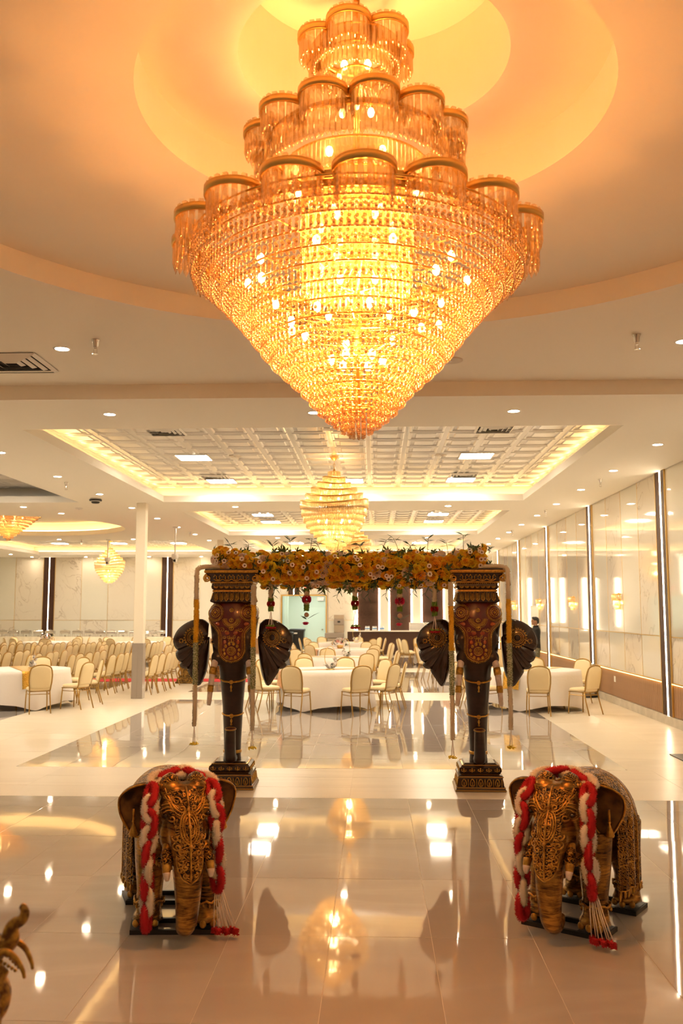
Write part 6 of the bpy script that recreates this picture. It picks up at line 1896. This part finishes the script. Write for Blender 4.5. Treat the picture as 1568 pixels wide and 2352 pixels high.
fg_.scale = (.6, .6, .6)
# the figurine faces +X; the trunk is raised in a curl before the brow
mb = MB()
mb.ball((-.13, 0, .20), (.17, .12, .14), 18, 12).ball((.02, 0, .20), (.10, .11, .13), 16, 10)
for sx, y in ((.13, -.06), (.10, .06), (-.22, -.07), (-.22, .07)):
    mb.tube([(sx, y, .20), (sx + .012, y, .12), (sx, y, .02)], [.062, .048, .052], 10)
mb.ball((.13, 0, .17), (.085, .085, .12), 14, 10)
mb.ball((.085, 0, .375), (.095, .085, .095), 18, 12).ball((.06, 0, .29), (.07, .075, .08), 14, 10)
mb.tube([(.10, 0, .315), (.155, 0, .285), (.195, 0, .268)], [.045, .034, .020], 10)
tp = smoothpoly([(.12, 0, .395), (.175, 0, .405), (.205, 0, .432), (.205, 0, .468), (.222, 0, .498), (.252, 0, .512), (.268, 0, .54), (.262, 0, .568), (.245, 0, .58)], 4)
mb.tube(tp, [float(np.interp(i / (len(tp) - 1), [0, .2, .5, .8, 1], [.06, .045, .030, .022, .016])) for i in range(len(tp))], 12)
remesh(mb, 'body', m_bfig, .006, fg_, it=4)
for s_ in (-1, 1):
    P = smoothpoly([(.15, s_ * .05, .365), (.20, s_ * .062, .395), (.25, s_ * .06, .37), (.285, s_ * .052, .315), (.295, s_ * .05, .275)], 4)
    MB().tube(P, [.020 - .0008 * k for k in range(len(P))], 10).build('tusk', m_bgold, fg_, True)
    def fear(u, v):
        a = -.5 + u * 3.6; r = .11 * v; return (.05 - r * math.cos(a) * .9, s_ * (.082 + .03 * v), .36 + r * math.sin(a + .6))
    MB().sheet(fear, 20, 5, .008).build('ear', m_bscroll, fg_, True)
    MB().ball((.145, s_ * .07, .405), .011, 10, 8).build('eye', m_ebony, fg_, True)
bl = [(.08 + .095 * math.cos(u) * .9, .095 * math.sin(u), .30 + .05 * math.cos(u) * -1) for u in np.linspace(0, 2 * PI, 25)[:-1]]
V, F = inst(ICO_V, ICO_F, bl, None, np.full(24, .012)); obj_np('bead_collar', V, F, m_bgold, fg_, True, kind='stuff')
for k in range(3): MB().tube([(.0 - .0 * k, .13 * math.cos(u) * (1 if k < 3 else 1), .20 + .14 * math.sin(u) - .0 * k) for u in np.linspace(0, 2 * PI, 29)], .010, 6, False).build('girth_band', m_green if k == 1 else m_bgold, fg_, True, loc=(-.03 - .035 * k, 0, 0))
def sash(u, v):
    a = -1.9 + 3.8 * u; return (-.07 + .17 * v, .132 * math.sin(a) * (1 + .04 * math.sin(v * 20)), .20 + .152 * math.cos(a) + .004 * math.sin(v * 30))
MB().sheet(sash, 30, 8, .004).build('pink_sash', m_pink, fg_, True)
V, F = inst(ICO_V, ICO_F, [(.165 + .015 * k, s_ * (.04 - .004 * k), .352 - .011 * k) for k in range(6) for s_ in (-1, 1)], None, np.full(12, .010)); obj_np('face_beads', V, F, m_bgold, fg_, True, kind='stuff')

# ================================================================== STANDING MAN
m_skin = M('skin', (.42, .22, .13), .55)
m_hair = M('black_hair', (.012, .009, .007), .5, bump=(90, .5, .01))
m_shirt = M('black_knit_shirt', (.010, .010, .011), .8, bump=(60, .2, .004))
m_trous = M('grey_green_trousers', (.16, .15, .10), .85, bump=(40, .25, .006))
m_shoe = M('dark_leather_shoe', (.02, .014, .01), .4)
man = thing('person', 'standing person with short black hair in black long-sleeved shirt and grey-green trousers', 'person', (4.47, 25.75, 0), PI / 2 + .02)
# built facing +Y, 1.76 m tall
def limb(mb, P, r, n=12): mb.tube(smoothpoly(P, 3), [float(v) for v in np.interp(np.linspace(0, 1, (len(P) - 1) * 3 + 1), np.linspace(0, 1, len(P)), r)], n)
body = MB()
loft(body, [(.86, .15, .10, 0), (.95, .155, .105, 0), (1.08, .145, .095, .0), (1.22, .165, .11, .005), (1.36, .185, .115, .0), (1.44, .16, .095, -.01), (1.49, .07, .065, -.01)], 20)
body.tube([(0, -.012, 1.46), (0, .0, 1.56)], [.058, .054], 14)
body.ball((0, .012, 1.655), (.075, .095, .108), 20, 14).ball((0, .045, 1.60), (.056, .062, .06), 16, 10)
body.tube([(0, .095, 1.672), (0, .118, 1.640), (0, .108, 1.628)], [.011, .017, .012], 8)          # nose
body.ball((0, .098, 1.600), (.026, .014, .008), 10, 6).ball((0, .096, 1.588), (.023, .013, .008), 10, 6)   # lips
body.ball((0, .092, 1.562), (.024, .018, .018), 10, 6)
for s_ in (-1, 1):
    body.ball((s_ * .076, .0, 1.645), (.012, .022, .032), 10, 8)                                             # ear
    body.ball((s_ * .032, .088, 1.684), (.026, .014, .009), 10, 6)                                           # brow
    limb(body, [(s_ * .17, -.005, 1.42), (s_ * .215, -.02, 1.26), (s_ * .225, -.015, 1.12), (s_ * .20, .06, .98), (s_ * .17, .14, .90)], [.058, .052, .043, .038, .028])
    hx, hy, hz = s_ * .165, .16, .875
    body.ball((hx, hy, hz), (.022, .042, .034), 12, 8)
    for k, (ln, oz) in enumerate(((.062, .022), (.072, .008), (.068, -.008), (.052, -.022))):
        body.tube([(hx, hy + .03, hz + oz), (hx - s_ * .004, hy + .03 + ln * .55, hz + oz - .008), (hx - s_ * .016, hy + .03 + ln * .85, hz + oz - .030)], [.010, .0095, .008], 8)
    body.tube([(hx - s_ * .012, hy - .008, hz + .022), (hx - s_ * .030, hy + .02, hz + .030), (hx - s_ * .036, hy + .048, hz + .022)], [.011, .0105, .008], 8)
    limb(body, [(s_ * .085, 0, .92), (s_ * .095, .012, .70), (s_ * .098, .015, .50), (s_ * .10, -.01, .30), (s_ * .10, -.02, .09)], [.092, .080, .058, .052, .038])
    body.tube([(s_ * .10, -.03, .05), (s_ * .105, .06, .045), (s_ * .108, .15, .035)], [.042, .04, .03], 10)
remesh(body, 'body', m_skin, .0065, man, it=3)
sh = MB()
loft(sh, [(.84, .178, .128, 0), (.92, .176, .128, 0), (1.08, .168, .118, .0), (1.22, .186, .130, .005), (1.36, .205, .134, .0), (1.44, .178, .112, -.01), (1.495, .082, .076, -.012), (1.52, .072, .070, -.010)], 22)
for s_ in (-1, 1): limb(sh, [(s_ * .17, -.005, 1.42), (s_ * .22, -.02, 1.26), (s_ * .23, -.015, 1.12), (s_ * .205, .06, .98), (s_ * .178, .125, .912)], [.074, .066, .056, .05, .040])
remesh(sh, 'shirt', m_shirt, .010, man, it=4)
MB().tube([(.074 * math.cos(u), -.008 + .07 * math.sin(u), 1.515 + .012 * math.sin(-u)) for u in np.linspace(0, 2 * PI, 25)], .013, 7, False).build('collar', m_shirt, man, True)
tr_ = MB(); loft(tr_, [(.80, .165, .118, 0), (.86, .168, .12, 0), (.94, .166, .118, 0)], 20)
for s_ in (-1, 1): limb(tr_, [(s_ * .082, 0, .90), (s_ * .095, .012, .70), (s_ * .10, .015, .50), (s_ * .102, -.01, .30), (s_ * .104, -.02, .07)], [.105, .096, .078, .072, .064])
remesh(tr_, 'trousers', m_trous, .011, man, it=4)
for s_ in (-1, 1):
    MB().sheet(lambda u, v: (s_ * .106 + (.048 - .012 * max(0, v - .5)) * math.cos(u * 2 * PI) * math.sin(PI * min(.98, max(.04, v))) ** .4, -.085 + .28 * v, .046 + .045 * math.sin(u * 2 * PI) * math.sin(PI * min(.98, max(.04, v))) ** .4 * (1 - .35 * v)), 16, 12).build('shoe', m_shoe, man, True)
hr = MB(); hr.ball((0, -.006, 1.690), (.083, .098, .085), 22, 14); hr.ball((0, -.055, 1.645), (.070, .050, .075), 16, 10); hr.ball((0, .055, 1.742), (.058, .045, .032), 14, 8)
hair = remesh(hr, 'hair', m_hair, .008, man, it=2)
for s_ in (-1, 1): MB().ball((s_ * .032, .092, 1.662), (.013, .009, .009), 10, 8).build('eye', m_black, man, True)
